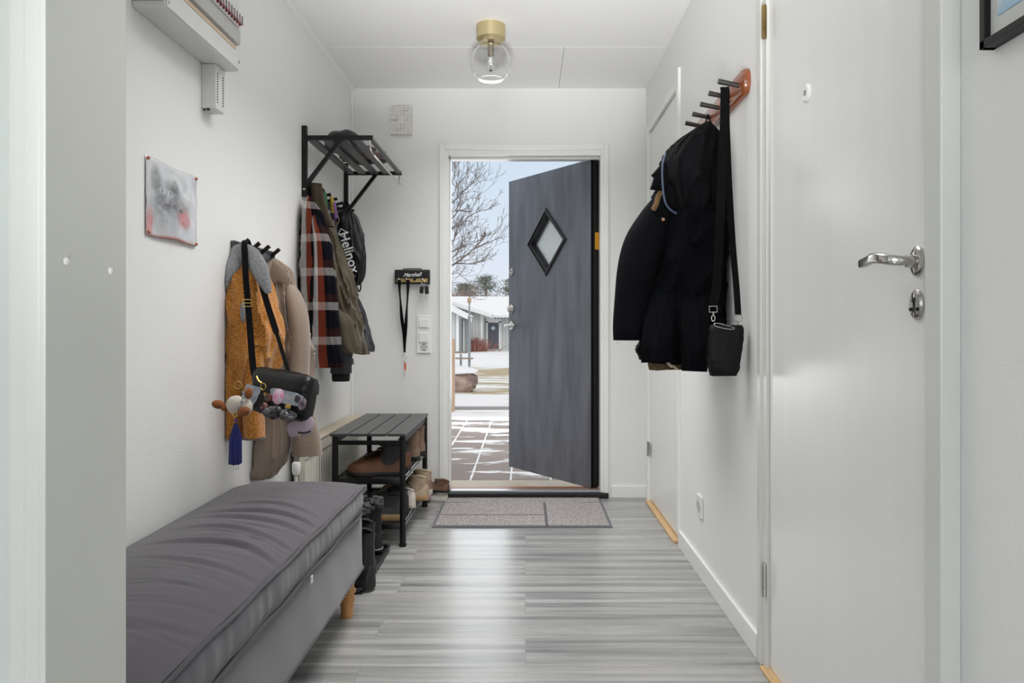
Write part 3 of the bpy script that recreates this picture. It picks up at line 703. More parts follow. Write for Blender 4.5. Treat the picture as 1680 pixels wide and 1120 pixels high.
# ---------------------------------------------------------------- upholstered bench
def fabric(name, rgb, var=.12, bump=.35, sc=900, sheen=.3, rough=.9, vs=500):
    return mat(name, rgb, rough, var=var, vscale=vs, bump=bump, bscale=sc, sheen=sheen, spec=.15)
M_sofa = fabric('grey woven upholstery', (86, 82, 88), .10, .3, 700, .35)
M_pipe = fabric('grey piping', (80, 76, 82), .06, .2, 700)
SX0, SX1, SY0, SY1 = -.985, -.557, 1.03, 2.55
def rrect(x0, x1, y0, y1, r, z, n=240):
    """rounded rectangle ring with n even points, starting anywhere, counterclockwise"""
    pts = []
    segs = [('l', (x1, y0+r), (x1, y1-r)), ('a', (x1-r, y1-r), 0), ('l', (x1-r, y1), (x0+r, y1)), ('a', (x0+r, y1-r), PI/2), ('l', (x0, y1-r), (x0, y0+r)), ('a', (x0+r, y0+r), PI), ('l', (x0+r, y0), (x1-r, y0)), ('a', (x1-r, y0+r), 1.5*PI)]
    L = [math.hypot(s[2][0]-s[1][0], s[2][1]-s[1][1]) if s[0] == 'l' else r*PI/2 for s in segs]; T = sum(L)
    for i in range(n):
        d = T*i/n; k_ = 0
        while d > L[k_]: d -= L[k_]; k_ += 1
        s = segs[k_]; t = d/L[k_] if L[k_] else 0
        if s[0] == 'l': pts.append(Vector((s[1][0]+(s[2][0]-s[1][0])*t, s[1][1]+(s[2][1]-s[1][1])*t, z)))
        else: a = s[2]+t*PI/2; pts.append(Vector((s[1][0]+r*math.cos(a), s[1][1]+r*math.sin(a), z)))
    return pts
sb = root('storage_bench', (-.77, 1.79, 0), 'long grey fabric storage bench with padded lid and turned wooden legs along the left wall', 'bench')
random.seed(12)
WR = [(random.uniform(1.25, 2.42), random.uniform(.001, .0028), random.uniform(.006, .013), random.uniform(.1, .26), random.uniform(-.10, .02)) for _ in range(34)]
WR += [(2.02, .011, .010, .24, -.08), (1.955, .009, .011, .26, -.09), (1.84, .008, .011, .24, -.08), (1.73, .009, .012, .25, -.10), (2.10, .007, .009, .2, -.07), (1.60, .005, .012, .2, -.08)]
def wrinkle(x, y):
    z = 0
    u = (x-SX0)/(SX1-SX0)
    for y0, a, wd, ln, cu in WR:
        yy = y0+cu*(u-.35)*2*abs(u-.35)+.012*math.sin(u*6+y0*20)
        d = (y-yy)/wd
        if abs(d) < 6:
            env = math.exp(-((u-.62)/(ln/.43*.6))**2)
            z -= a*env*math.exp(-d*d)
            z += a*.6*env*math.exp(-(d-1.6)**2)
    return z
def top_h(s, x, y): return .435+.030*(1-s**2.4)+.012*(1-abs((y-1.8)/.8)**2)*(1-s**3)
bm = BM()
rings = []
N = 460
base = rrect(SX0, SX1, SY0, SY1, .075, 0, N); cxs, cys = (SX0+SX1)/2, (SY0+SY1)/2
# cushion side, bottom to piping, then inward over the top
for zz, off in ((.345, -.012), (.352, .000), (.375, .006), (.40, .006), (.422, .002), (.430, -.004)):
    rr_ = []
    for i, p in enumerate(base):
        d = Vector((p.x-cxs, (p.y-cys), 0)); q = p.copy()
        gx = 1 if p.x > cxs else 0
        ga = (.0012*noise.noise(Vector((p.y*38, zz*9, 0)))*1.6+.0006*math.sin(p.y*95+3*math.sin(p.y*13)))*(1 if .35 < zz < .425 else 0)+.0012*math.sin(p.y*31)
        nrm = Vector((math.copysign(1, d.x) if abs(p.x-cxs) > .13 else 0, math.copysign(1, d.y) if abs(p.y-cys) > .68 else 0, 0))
        if nrm.length: nrm.normalize()
        q += nrm*(off+ga*gx); q.z = zz; rr_.append(q)
    rings.append(rr_)
K = 90
for k_ in range(1, K):
    s = 1-k_/K; rr_ = []
    for p in base:
        hx, hy = (SX1-SX0)/2, (SY1-SY0)/2; ins = (1-s)*hx
        # inset towards the long centre line
        x = cxs+(p.x-cxs)*s; y = cys+(p.y-cys)*((hy-ins*1.0)/hy)
        rr_.append(Vector((x, y, top_h(s, x, y)+wrinkle(x, y)*min(1, (1-s)*9))))
    rings.append(rr_)
rr_ = []
for p in base:
    hy = (SY1-SY0)/2; y = cys+(p.y-cys)*(hy-(SX1-SX0)/2)/hy; x = cxs+(p.x-cxs)*.0008
    rr_.append(Vector((x, y, top_h(0, x, y)+wrinkle(x, y))))
rings.append(rr_)
V_ = loft(bm, rings, True, False); f_ = bm.faces.new(V_[-1][::-1]); bmesh.ops.triangulate(bm, faces=[f_], ngon_method='BEAUTY')
o = link('cushion_lid', bm, M_sofa, sb, True)
at_ = o.data.attributes.get('sharp_edge')
if at_: o.data.attributes.remove(at_)
bm = BM()
pp = rrect(SX0-.001, SX1+.001, SY0-.001, SY1+.001, .075, .431, 300)
for p in pp: p.z += .002*math.sin(p.y*21)*(1 if p.x > cxs else 0)
tube(bm, pp, .0042, 8, True)
pp = rrect(SX0, SX1+.000, SY0, SY1, .075, .345, 300)
for p in pp: p.z += .003*math.sin(p.y*17+1)*(1 if p.x > cxs else 0)
tube(bm, pp, .0038, 8, True); link('piping', bm, M_pipe, sb, True)
bm = BM(); rings = []
for zz, off in ((.150, .002), (.156, .0), (.20, -.002), (.26, -.004), (.30, -.004), (.335, -.006), (.340, -.012)):
    rr_ = rrect(SX0-off+.003, SX1+off-.003, SY0-off, SY1+off, .03, zz, 300)
    for p in rr_:
        if p.x > cxs: p.x += .0025*math.sin(p.y*9+zz*8)+.0012*math.sin(p.y*31+zz*20)
    rings.append(rr_)
loft(bm, rings, True, True); link('skirt', bm, fabric('grey skirt cloth', (98, 94, 99), .10, .3, 700, .4), sb, True)
bm = BM(); tube(bm, rrect(SX0+.001, SX1-.001, SY0, SY1, .03, .151, 200), .003, 6, True); link('hem', bm, M_pipe, sb, True)
bx('care_tag', SX1+.002, SX1+.005, 1.888, 1.902, .318, .336, mat('white tag', (225, 225, 222), .7), sb)
M_leg = mat('varnished beech leg', (196, 142, 88), .38, var=.12, vscale=6, stretch=(10, 10, 1))
lp_ = [(.001, .0), (.020, .0), (.0215, .004), (.020, .02), (.0225, .04), (.0265, .058), (.029, .066), (.0225, .071), (.0215, .077), (.030, .083), (.031, .090), (.025, .096), (.024, .104), (.0285, .125), (.032, .15), (.032, .20), (.001, .20)]
for x, y in ((-.604, 2.475), (-.945, 2.475), (-.604, 1.10), (-.945, 1.10)):
    bm = BM(); lathe(bm, lp_, (x, y, 0), 28); link('leg', bm, M_leg, sb, True)

# ---------------------------------------------------------------- radiator
rd = root('radiator', (XL, 3.6, .08), 'cream panel radiator on the left wall behind the shoe rack', 'radiator')
M_rad = mat('cream enamel', (214, 211, 198), .4)
bm = BM()
RYa, RYb, RZa, RZb = 3.06, 4.12, .10, .475
# ribbed front
prof = []; nb = 26
for i in range(nb):
    y = RYa+(RYb-RYa)*i/nb; s_ = (RYb-RYa)/nb
    prof += [(XL+.074, y), (XL+.074, y+s_*.45), (XL+.066, y+s_*.6), (XL+.066, y+s_*.85)]
prof.append((XL+.074, RYb))
poly = [Vector((x, y, RZa)) for x, y in prof]+[Vector((XL+.05, RYb, RZa)), Vector((XL+.05, RYa, RZa))]
prism(bm, poly, (0, 0, RZb-RZa-.05)); box(bm, XL+.05, XL+.078, RYa, RYb, RZb-.052, RZb-.002, .004)
link('ribbed_panel', bm, M_rad, rd)
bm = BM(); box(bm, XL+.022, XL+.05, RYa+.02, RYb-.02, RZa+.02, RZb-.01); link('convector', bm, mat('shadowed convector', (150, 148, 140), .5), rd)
bx('top_cover', XL+.004, XL+.080, RYa, RYb, RZb-.004, RZb+.008, mat('beige top cover', (196, 184, 164), .45, var=.06, vscale=10), rd, .002)
bm = BM(); box(bm, XL, XL+.022, 3.2, 3.23, .15, .42); box(bm, XL, XL+.022, 3.9, 3.93, .15, .42); link('wall_bracket', bm, M_rad, rd)
bm = BM(); tube(bm, [(XL+.05, 3.06, .40), (XL+.05, 3.03, .40), (XL+.05, 3.02, .38), (XL+.05, 3.02, .001)], .008, 10); tube(bm, [(XL+.05, 3.06, .14), (XL+.05, 2.97, .14), (XL+.05, 2.96, .12), (XL+.05, 2.96, .001)], .008, 10)
link('pipe', bm, M_rad, rd, True)
bm = BM(); lathe(bm, [(.014, -.02), (.017, -.01), (.018, .02), (.015, .03), (.001, .03)], (XL+.05, 3.022, .39), 16); link('valve', bm, M_trim, rd, True)

# ---------------------------------------------------------------- shoe rack bench
BX0, BX1, BY0, BY1, BZ = -.872, -.530, 3.245, 4.005, .505
sr = root('shoe_rack', (-.70, 3.62, 0), 'black slatted shoe rack bench with two mesh shelves below the hat shelf', 'shoe rack')
for i in range(4):
    wv = (BX1-BX0)/4; bx('seat_slat', BX0+wv*i+.003, BX0+wv*(i+1)-.003, BY0, BY1, BZ-.012, BZ, mat('charcoal slat paint', (62, 62, 63), .36) if i == 0 else bpy.data.materials['charcoal slat paint'], sr, .002)
PXs = (BX0+.022, BX1-.018); PYs = (BY0+.022, BY1-.022)
for x in PXs:
    for y in PYs:
        bm = BM(); cyl(bm, (x, y, .008), (x, y, BZ-.012), .0135, seg=20); cyl(bm, (x, y, 0), (x, y, .012), .0165, seg=20); link('leg', bm, M_black, sr, True)
bm = BM()
for z in (BZ-.040,):
    for y in PYs: box(bm, PXs[0], PXs[1], y-.008, y+.008, z-.012, z+.006)
    for x in PXs: box(bm, x-.006, x+.006, PYs[0], PYs[1], z-.004, z+.028-.004)
link('top_frame', bm, M_black, sr)
for zz in (.300, .098):
    bm = BM()
    for x in PXs:
        for dz in (0, -.018): cyl(bm, (x, PYs[0], zz+dz), (x, PYs[1], zz+dz), .0045, seg=10)
    for y in PYs: box(bm, PXs[0], PXs[1], y-.007, y+.007, zz-.022, zz+.004, .002)
    o = link('shelf_frame', bm, mat('black steel tube', (34, 34, 36), .22, .4) if zz > .2 else bpy.data.materials['black steel tube'], sr, True)
    bm = BM(); nX, nY = 20, 44
    for i in range(nX+1):
        x = PXs[0]+(PXs[1]-PXs[0])*i/nX; box(bm, x-.0022, x+.0022, PYs[0], PYs[1], zz-.004, zz-.0025)
    for j in range(nY+1):
        y = PYs[0]+(PYs[1]-PYs[0])*j/nY; box(bm, PXs[0], PXs[1], y-.0022, y+.0022, zz-.004, zz-.0025)
    link('wire_mesh', bm, M_black, o)

# ---------------------------------------------------------------- shoes
M_sole_w = mat('off white rubber sole', (206, 200, 188), .6); M_sole_t = mat('tan rubber sole', (172, 140, 100), .6, var=.1, vscale=30)
M_sole_k = mat('dark rubber sole', (30, 27, 25), .6, bump=.3, bscale=120)
def shoe(name, loc, rot, L, mu, ms, label, group, hgt=.09, shaft=0., shaft_m=None, cuff=None, laces=None, W=.048, sole_h=.022, stripe=None, lean=0.):
    """heel at the origin, toe along +x"""
    t = root(name, loc, label, 'shoe', group, absolute=False); t.rotation_euler = (lean, 0, rot)
    n = 28
    def outline(x):                                    # half width along the length
        u = x/L
        w_ = W*(.74+.22*math.sin(min(1, u*1.05)*PI*.92)+.10*math.exp(-((u-.70)/.18)**2))
        e0 = min(1, (u/.10)) if u < .10 else 1; e1 = min(1, (1-u)/.20) if u > .80 else 1
        return w_*math.sqrt(max(0, 1-(1-e0)**2))*math.sqrt(max(0, 1-(1-e1)**2))
    def bend(x): return -.010*math.sin(x/L*PI*1.1)      # inward curve
    xs = [L*(1-math.cos(PI*i/n))/2 for i in range(n+1)]
    def ring_z(z, k_=1., lift=0.):
        a = [Vector((x, bend(x)+outline(x)*k_+.0004, z+lift*max(0, x/L-.7)**2*4)) for x in xs]
        b_ = [Vector((x, bend(x)-outline(x)*k_-.0004, z+lift*max(0, x/L-.7)**2*4)) for x in xs[::-1]]
        return a+b_
    bm = BM(); loft(bm, [ring_z(0, .94, .02), ring_z(.004, 1.02, .02), ring_z(sole_h-.003, 1.03, .02), ring_z(sole_h, 1.0, .02)])
    link('sole', bm, ms, t, True)
    if stripe:
        bm = BM(); a = ring_z(sole_h*.55, 1.035, .02); tube(bm, a, .0016, 6, True); link('sole_stripe', bm, stripe, t)
    # upper
    bm = BM(); rings = []
    ns = 26; ank = L*.30
    for i in range(ns+1):
        u = i/ns; x = L*(1-.004-u*(.992))             # toe -> heel
        q = x/L
        h = sole_h+(hgt-sole_h)*(.40+.60*min(1, max(0, (1-q)/.62))**.9) if q > .38 else hgt
        te = min(1, (1-q)/.16); h = sole_h+(h-sole_h)*math.sqrt(max(.02, 1-(1-te)**2))
        te = min(1, q/.05); h2 = sole_h+(h-sole_h)*(.55+.45*math.sqrt(max(0, 1-(1-te)**2)))
        wv = max(outline(x), .0015); r_ = []
        for k_ in range(20):
            a = 2*PI*k_/20; c_, s_ = math.cos(a), math.sin(a)
            top = max(0, s_); narrow = 1-.36*top**1.5*(1 if q < .8 else .6)
            z = sole_h-.004+(h2-sole_h+.004)*(s_ if s_ > 0 else s_*.0)
            r_.append(Vector((x, bend(x)+wv*1.0*math.copysign(abs(c_)**.75, c_)*narrow, max(z, sole_h-.004)+.0008*math.sin(x*90+a*3))))
        rings.append(r_)
    loft(bm, rings); link('upper', bm, mu, t, True)
    # shaft / collar
    top = hgt+max(shaft, .012)
    bm = BM(); rings = []
    m_ = 12
    for i in range(m_+1):
        u = i/m_; z = hgt*.45+(top-hgt*.45)*u
        xa, xb = L*.015+.004*math.sin(u*3), L*(.50-.10*min(1, u*1.5)) if shaft < .02 else L*(.55-.17*min(1, u*1.3))
        ww = W*(.80-.12*u)+(.004*u if shaft else 0)
        rings.append([Vector(((xa+xb)/2+(xb-xa)/2*math.cos(2*PI*k_/20), bend(.1)+ww*math.sin(2*PI*k_/20), z+.002*math.sin(k_+i) + (0 if u < .9 else .006*math.cos(2*PI*k_/20)))) for k_ in range(20)])
    inner = [Vector((p.x*.86+(L*.22)*.14, p.y*.8, p.z-.004)) for p in rings[-1]]; deep = [Vector((p.x, p.y, p.z-.035)) for p in inner]
    rings += [inner, deep]
    loft(bm, rings); link('shaft' if shaft > .02 else 'collar', bm, shaft_m or mu, t, True)
    if cuff:
        bm = BM(); cxx = L*.21
        for a in range(60):
            th = random.random()*2*PI; zz = top-.026+random.random()*.034
            blob(bm, (cxx+L*.19*math.cos(th), W*.72*math.sin(th), zz), (.012, .012, .011), 1, .5, 2, seed=a)
        link('fur_cuff', bm, cuff, t, True)
    if laces:
        bm = BM()
        for i in range(6):
            q = .42+.055*i; x = L*q if shaft < .02 else L*(.40+.05*i)
            h = sole_h+(hgt-sole_h)*(.40+.60*min(1, (1-x/L)/.62)**.9)+.002
            wv = outline(x)*.62
            for s_ in (-1, 1): tube(bm, spline([(x, bend(x)-s_*wv*.75, h-.008), (x+.006, bend(x), h+.003), (x+.012, bend(x)+s_*wv*.75, h-.010)], 4), .0019, 5)
        if shaft > .02:
            for i in range(3):
                z = hgt+.006+i*.014; x = L*(.50-.03*i)
                tube(bm, spline([(x-.03, -W*.45, z), (x, 0, z+.004), (x-.03, W*.42, z+.002)], 4), .002, 5)
        x = L*.42
        tube(bm, spline([(x, -.01, hgt+.006), (x+.03, -.04, hgt+.004), (x+.02, -.052, hgt-.03), (x-.02, -.053, hgt-.045)], 6), .0018, 5)
        tube(bm, spline([(x, .01, hgt+.006), (x-.02, .045, hgt+.002), (x-.03, .053, hgt-.03)], 6), .0018, 5)
        link('laces', bm, laces, t)
    return t
random.seed(3)
L_brown = mat('rust brown leather', (94, 56, 32), .42, var=.25, vscale=18, bump=.3, bscale=90)
L_taupe = mat('taupe suede', (128, 104, 86), .8, var=.12, vscale=30); L_beige = mat('beige suede', (168, 150, 126), .8, var=.12, vscale=30)
L_black = mat('black leather', (22, 22, 24), .4, bump=.3, bscale=80); L_grey = mat('dark grey mesh knit', (62, 63, 66), .7, bump=.4, bscale=300)
L_bsuede = mat('black suede', (26, 25, 27), .85, bump=.3, bscale=300); L_fur = mat('charcoal fleece cuff', (84, 82, 84), .95, bump=1, bscale=200)
L_lace = mat('black lace', (18, 18, 19), .8); L_lace2 = mat('grey lace', (90, 88, 88), .8); L_pad = mat('dark grey padded collar', (58, 55, 55), .85, bump=.5, bscale=150)
zs1, zs2 = .3015, .0995
SG = 'shoes on the middle shelf'; SG2 = 'shoes on the bottom shelf'
WL = PI   # toes towards the wall
shoe('hiking_boot', (-.548, 3.345, zs1), WL+.04, .27, L_brown, M_sole_k, 'brown leather boot at the front of the middle shelf', SG, .10, .042, L_pad, None, L_lace, .05)
shoe('hiking_boot', (-.542, 3.462, zs1), WL-.03, .27, L_brown, M_sole_k, 'brown leather boot just behind the front one on the middle shelf', SG, .095, .035, L_pad, None, L_lace, .05)
shoe('ankle_boot', (-.535, 3.72, zs1), WL, .26, L_taupe, L_black, 'taupe boot with dark foot, nearer one of the back pair on the middle shelf', SG, .07, .085, L_taupe, None, L_lace, .045)
shoe('ankle_boot', (-.530, 3.88, zs1), WL, .26, L_taupe, L_black, 'taupe boot with dark foot, farther one of the back pair on the middle shelf', SG, .07, .09, L_taupe, None, L_lace, .045)
shoe('sneaker', (-.562, 3.352, zs2), WL+.03, .27, L_grey, M_sole_t, 'dark grey trainer with tan sole at the front of the bottom shelf', SG2, .10, .0, L_pad, None, L_lace, .05, .030)
shoe('sneaker', (-.552, 3.462, zs2), WL+.0, .27, L_black, M_sole_k, 'black trainer second from the front on the bottom shelf', SG2, .10, .0, None, None, L_lace2, .05, .026)
shoe('sneaker', (-.535, 3.572, zs2), WL+.02, .25, mat('white canvas', (196, 186, 178), .7), M_sole_w, 'pale shoe third from the front on the bottom shelf', SG2, .075, .0, None, None, L_lace2, .044, .024)
shoe('desert_boot', (-.492, 3.735, zs2), WL+.10, .27, L_beige, M_sole_t, 'beige suede boot sticking out of the bottom shelf, nearer of the two', SG2, .08, .035, L_beige, None, L_lace, .048, .026)
shoe('desert_boot', (-.490, 3.865, zs2), WL+.05, .27, L_taupe, M_sole_w, 'taupe suede boot at the far end of the bottom shelf', SG2, .08, .04, L_beige, None, L_lace, .048, .026)
shoe('slipper', (-.436, 4.105, .001), PI-.25, .20, mat('white felt', (205, 200, 192), .9), M_sole_w, 'whitish low slipper on the floor under a brown one by the door frame', 'slippers by the door frame', .045, .0, None, None, None, .040, .02)
shoe('slipper', (-.425, 4.10, .054), PI-.25, .23, mat('brown felt', (104, 78, 62), .9), M_sole_k, 'brown slipper lying on top of a white one by the door frame', 'slippers by the door frame', .05, .0, None, None, None, .044, .012)
bm = BM(); blob(bm, (-.545, 4.075, .035), (.020, .03, .024), 3, .1); o = link('fluffy_ball', bm, mat('pale purple plush', (178, 152, 172), .95), smooth=True); tag(o, 'small pale purple rounded plush on the floor behind the rack leg', 'plush')
# floor tray with boots between bench and rack
tr = root('boot_tray', (-.78, 3.03, 0), 'black boot tray on the floor between the grey bench and the shoe rack', 'tray')
bm = BM(); box(bm, -.955, -.598, 2.68, 3.222, .001, .008); link('base', bm, M_rubber, tr)
bm = BM(); tube(bm, rrect(-.955, -.598, 2.68, 3.222, .02, .016, 80), .008, 8, True); link('rim', bm, mat('black tray rim', (38, 38, 40), .3), tr, True)
TG = 'boots on the tray'
M_wst = mat('white sole stripe', (205, 204, 200), .5)
z0 = .009
shoe('winter_boot', (-.612, 3.135, z0+.012), WL, .25, L_bsuede, M_sole_k, 'black suede boot with charcoal cuff and white striped sole, farthest on the tray', TG, .085, .13, L_bsuede, L_fur, None, .043, .022, M_wst)
shoe('winter_boot', (-.640, 3.015, z0+.012), WL+.04, .25, L_bsuede, M_sole_k, 'black suede boot with charcoal cuff and white striped sole, nearer the bench', TG, .085, .13, L_bsuede, L_fur, None, .043, .022, M_wst)
shoe('chelsea_boot', (-.585, 2.855, z0+.004), WL-.12, .27, L_black, M_sole_k, 'plain black leather boot behind the bench leg, farther one', TG, .085, .12, L_black, None, None, .045, .03)
shoe('chelsea_boot', (-.560, 2.715, z0+.004), WL-.25, .27, L_black, M_sole_k, 'plain black leather boot closest to the bench leg', TG, .085, .12, L_black, None, None, .045, .03)

# ---------------------------------------------------------------- hat shelf
hs = root('hat_shelf', (XL, 3.64, 1.56), 'black slatted hat shelf with angled brackets on the left wall', 'shelf')
HY0, HY1, HX1 = 3.255, 4.025, -.680
HZ = 1.822
for y in (HY0, HY1-.014):
    bm = BM()
    box(bm, XL, XL+.022, y, y+.022, 1.56, 1.876, .002)
    box(bm, XL+.02, HX1, y, y+.018, HZ-.010, HZ+.010, .002)
    a = Vector((XL+.018, y+.010, 1.612)); b_ = Vector((-.822, y+.010, HZ-.006)); d = (b_-a).normalized(); s_ = Vector((0, 1, 0)); u_ = d.cross(s_)
    loft(bm, [[p+s_*.008+u_*.009, p-s_*.008+u_*.009, p-s_*.008-u_*.009, p+s_*.008-u_*.009] for p in (a, b_)])
    br = link('bracket', bm, M_black, hs)
    bm = BM(); lathe(bm, [(.006, 0), (.0045, .002), (.0001, .002)], seg=12, M=axes((1, 0, 0), (0, 0, 1), (0, -1, 0), (XL+.011, y, 1.592))); link('bracket_screw', bm, M_chrome, br)
M_hsl = mat('charcoal shelf paint', (70, 70, 72), .35)
for i, x in enumerate((-.960, -.893, -.826, -.759, -.692)):
    bx('slat', x-.020 if i < 4 else x-.012, x+.020 if i < 4 else x+.012, HY0+.004, HY1-.004, HZ-.006, HZ+.004, M_hsl, hs, .002)
bx('hook_rail', XL, XL+.018, HY0+.02, HY1-.02, 1.572, 1.612, M_black, hs, .003)
for i in range(6):
    y = HY0+.09+i*.118
    bm = BM(); cyl(bm, (XL+.016, y, 1.592), (XL+.075, y, 1.606), .0065, .0075); link('hook', bm, M_black, hs, True)
bm = BM()
cr_ = spline([(HX1-.015, HY0+.01, HZ-.008), (HX1-.012, HY0+.012, HZ-.05), (HX1-.006, HY0+.03, HZ-.066), (HX1-.006, 3.5, HZ-.066), (HX1-.006, 3.8, HZ-.066), (HX1-.006, HY1-.03, HZ-.066), (HX1-.010, HY1-.010, HZ-.05), (HX1-.012, HY1-.008, HZ-.008)], 6)
tube(bm, cr_, .0045, 8); link('coat_rail', bm, M_chrome, hs, True)
# cap on shelf
cpz = HZ+.005
cap = root('cap', (-.86, 3.50, cpz), 'dark grey crumpled cap lying on the hat shelf', 'cap')
bm = BM(); rings = []
for i in range(9):
    u = i/8; r_ = math.cos(u*PI/2*.97)**.6
    rings.append([Vector((-.868+.095*r_*math.cos(a)*(1+.05*math.sin(3*a)), 3.50+.10*r_*math.sin(a), cpz+.001+.082*math.sin(u*PI/2)+(.008*math.sin(3*a+u*5)*(u)))) for a in [2*PI*k_/28 for k_ in range(28)]])
loft(bm, rings); M_cap = fabric('charcoal felt', (30, 31, 34), .1, .4, 300); link('crown', bm, M_cap, cap, True)
bm = BM(); rings = []
for i in range(8):
    u = i/7; xx = -.80+.085*u; hw_ = .075*math.sqrt(max(0.02, 1-u**2))
    rings.append([Vector((xx, 3.50+hw_*c_, cpz+.014-.012*u+.012*(1-c_*c_)*(1-u)+s_)) for c_, s_ in ((-1, 0), (-.5, .002), (0, .003), (.5, .002), (1, 0), (.5, -.001), (0, -.001), (-.5, -.001))])
loft(bm, rings); link('brim', bm, M_cap, cap, True)
bm = BM(); blob(bm, (-.84, 3.80, cpz+.034), (.12, .14, .030), 3, .5, 2.4, seed=7); o = link('folded_scarf', bm, mat('pink beige and navy knit', (176, 150, 138), .95, rgb2=(40, 42, 60), vscale=12, bump=.6, bscale=200), smooth=True); tag(o, 'patterned beige and navy scarf bundled at the back of the hat shelf', 'scarf')

# ---------------------------------------------------------------- garments
def cat(rows, k=6):
    """catmull-rom through rows of numbers"""
    out = []; n = len(rows)
    for i in range(n-1):
        p0, p1, p2, p3 = rows[max(i-1, 0)], rows[i], rows[i+1], rows[min(i+2, n-1)]
        for s in range(k):
            t = s/k; out.append([.5*((2*b_)+(c_-a)*t+(2*a-5*b_+4*c_-d)*t*t+(3*b_-a-3*c_+d)*t**3) for a, b_, c_, d in zip(p0, p1, p2, p3)])
    out.append(list(rows[-1])); return out
def drape(name, Y0, rows, m, parent=None, fold=.006, nf=7, seed=1, xmin=None, xmax=None, seg=88, hem=.02, sq=2.4, quilt=0., quilt_h=.07, solid_bottom=True, twist=0.):
    """hanging cloth volume. rows: (py, pxL, pxR, half depth, y offset)"""
    rows = [tuple(r)+(0,)*(5-len(r)) for r in rows]
    rs = cat(rows, 7); rnd = random.Random(seed)
    ph = [(rnd.uniform(.6, 1.2)*nf, rnd.uniform(0, 6.3), rnd.uniform(-3, 3)), (nf*1.7, rnd.uniform(0, 6.3), rnd.uniform(-4, 4)), (nf*.5, rnd.uniform(0, 6.3), rnd.uniform(-2, 2))]
    rings = []; vs = []; n = len(rs); arc = 0
    z_top = ZP(rs[0][0], Y0)
    for i, (py, a, b_, hy, dy) in enumerate(rs):
        Y = Y0+dy; xa, xb = XP(a, Y), XP(b_, Y); z = ZP(py, Y); cx_ = (xa+xb)/2; hx = max((xb-xa)/2, .002)
        u = i/(n-1); am = fold*min(1, .25+u*1.6)*min(1, hx/.03)
        r_ = []
        for k_ in range(seg):
            t = 2*PI*k_/seg
            c_, s_ = math.cos(t), math.sin(t)
            px_ = math.copysign(abs(c_)**(2/sq), c_); py_ = math.copysign(abs(s_)**(2/sq), s_)
            d = 0
            for f_, p_, q_ in ph: d += math.sin(round(f_)*t+p_+q_*u+1.2*math.sin(u*4+p_))*(1 if f_ < nf*1.3 else .45)
            d *= am*.6
            d += am*.8*noise.noise(Vector((c_*1.5, s_*1.5, u*4+seed)))
            d += am*1.0*(1-2*abs(noise.noise(Vector((c_*2.6+seed, s_*2.6, z*7)))))**3*1.5
            if quilt: d += quilt*abs(math.sin(PI*(z_top-z)/quilt_h))**.6
            x = cx_+px_*(hx+d); y = Y+py_*(max(hy, .004)+d)
            if xmin is not None: x = max(x, xmin)
            if xmax is not None: x = min(x, xmax)
            zz = z+.35*am*math.sin(2*t+seed)*(u > .9)
            r_.append(Vector((x, y, zz)))
        rings.append(r_); vs.append(z)
    # turned-in hem
    last = rings[-1]; c0 = sum(last, Vector())/seg
    for k1, dz in ((.94, .000), (.90, .02), (.80, .05)):
        rings.append([Vector((c0.x+(p.x-c0.x)*k1, c0.y+(p.y-c0.y)*k1, p.z+dz)) for p in last]); vs.append(vs[-1]+dz)
    bm = BM(); loft(bm, rings, True, True, uvs=vs)
    return link(name, bm, m, parent, True)
def drape3(name, pts, m, parent=None, fold=.004, nf=5, seed=1, seg=40, xmin=None, xmax=None, fur=None):
    """tube of cloth through (px,py,Y,rx,ry) stations; cross-section horizontal ellipse"""
    rs = cat(pts, 7); rings = []; vs = []
    for i, (px, py, Y, rx, ry) in enumerate(rs):
        c = P(px, py, Y); r_ = []; u = i/(len(rs)-1)
        for k_ in range(seg):
            t = 2*PI*k_/seg; d = fold*(math.sin(nf*t+seed+u*3)+.6*noise.noise(Vector((math.cos(t)*1.5, math.sin(t)*1.5, u*5+seed))))
            x = c.x+(rx+d)*math.cos(t); y = c.y+(ry+d)*math.sin(t)
            if xmin is not None: x = max(x, xmin)
            if xmax is not None: x = min(x, xmax)
            r_.append(Vector((x, y, c.z)))
        rings.append(r_); vs.append(c.z)
    last = rings[-1]; c0 = sum(last, Vector())/seg
    for k1, dz in ((.9, .0), (.82, .03)): rings.append([Vector((c0.x+(p.x-c0.x)*k1, c0.y+(p.y-c0.y)*k1, p.z+dz)) for p in last]); vs.append(vs[-1]+dz)
    bm = BM(); loft(bm, rings, True, True, uvs=vs); return link(name, bm, m, parent, True)

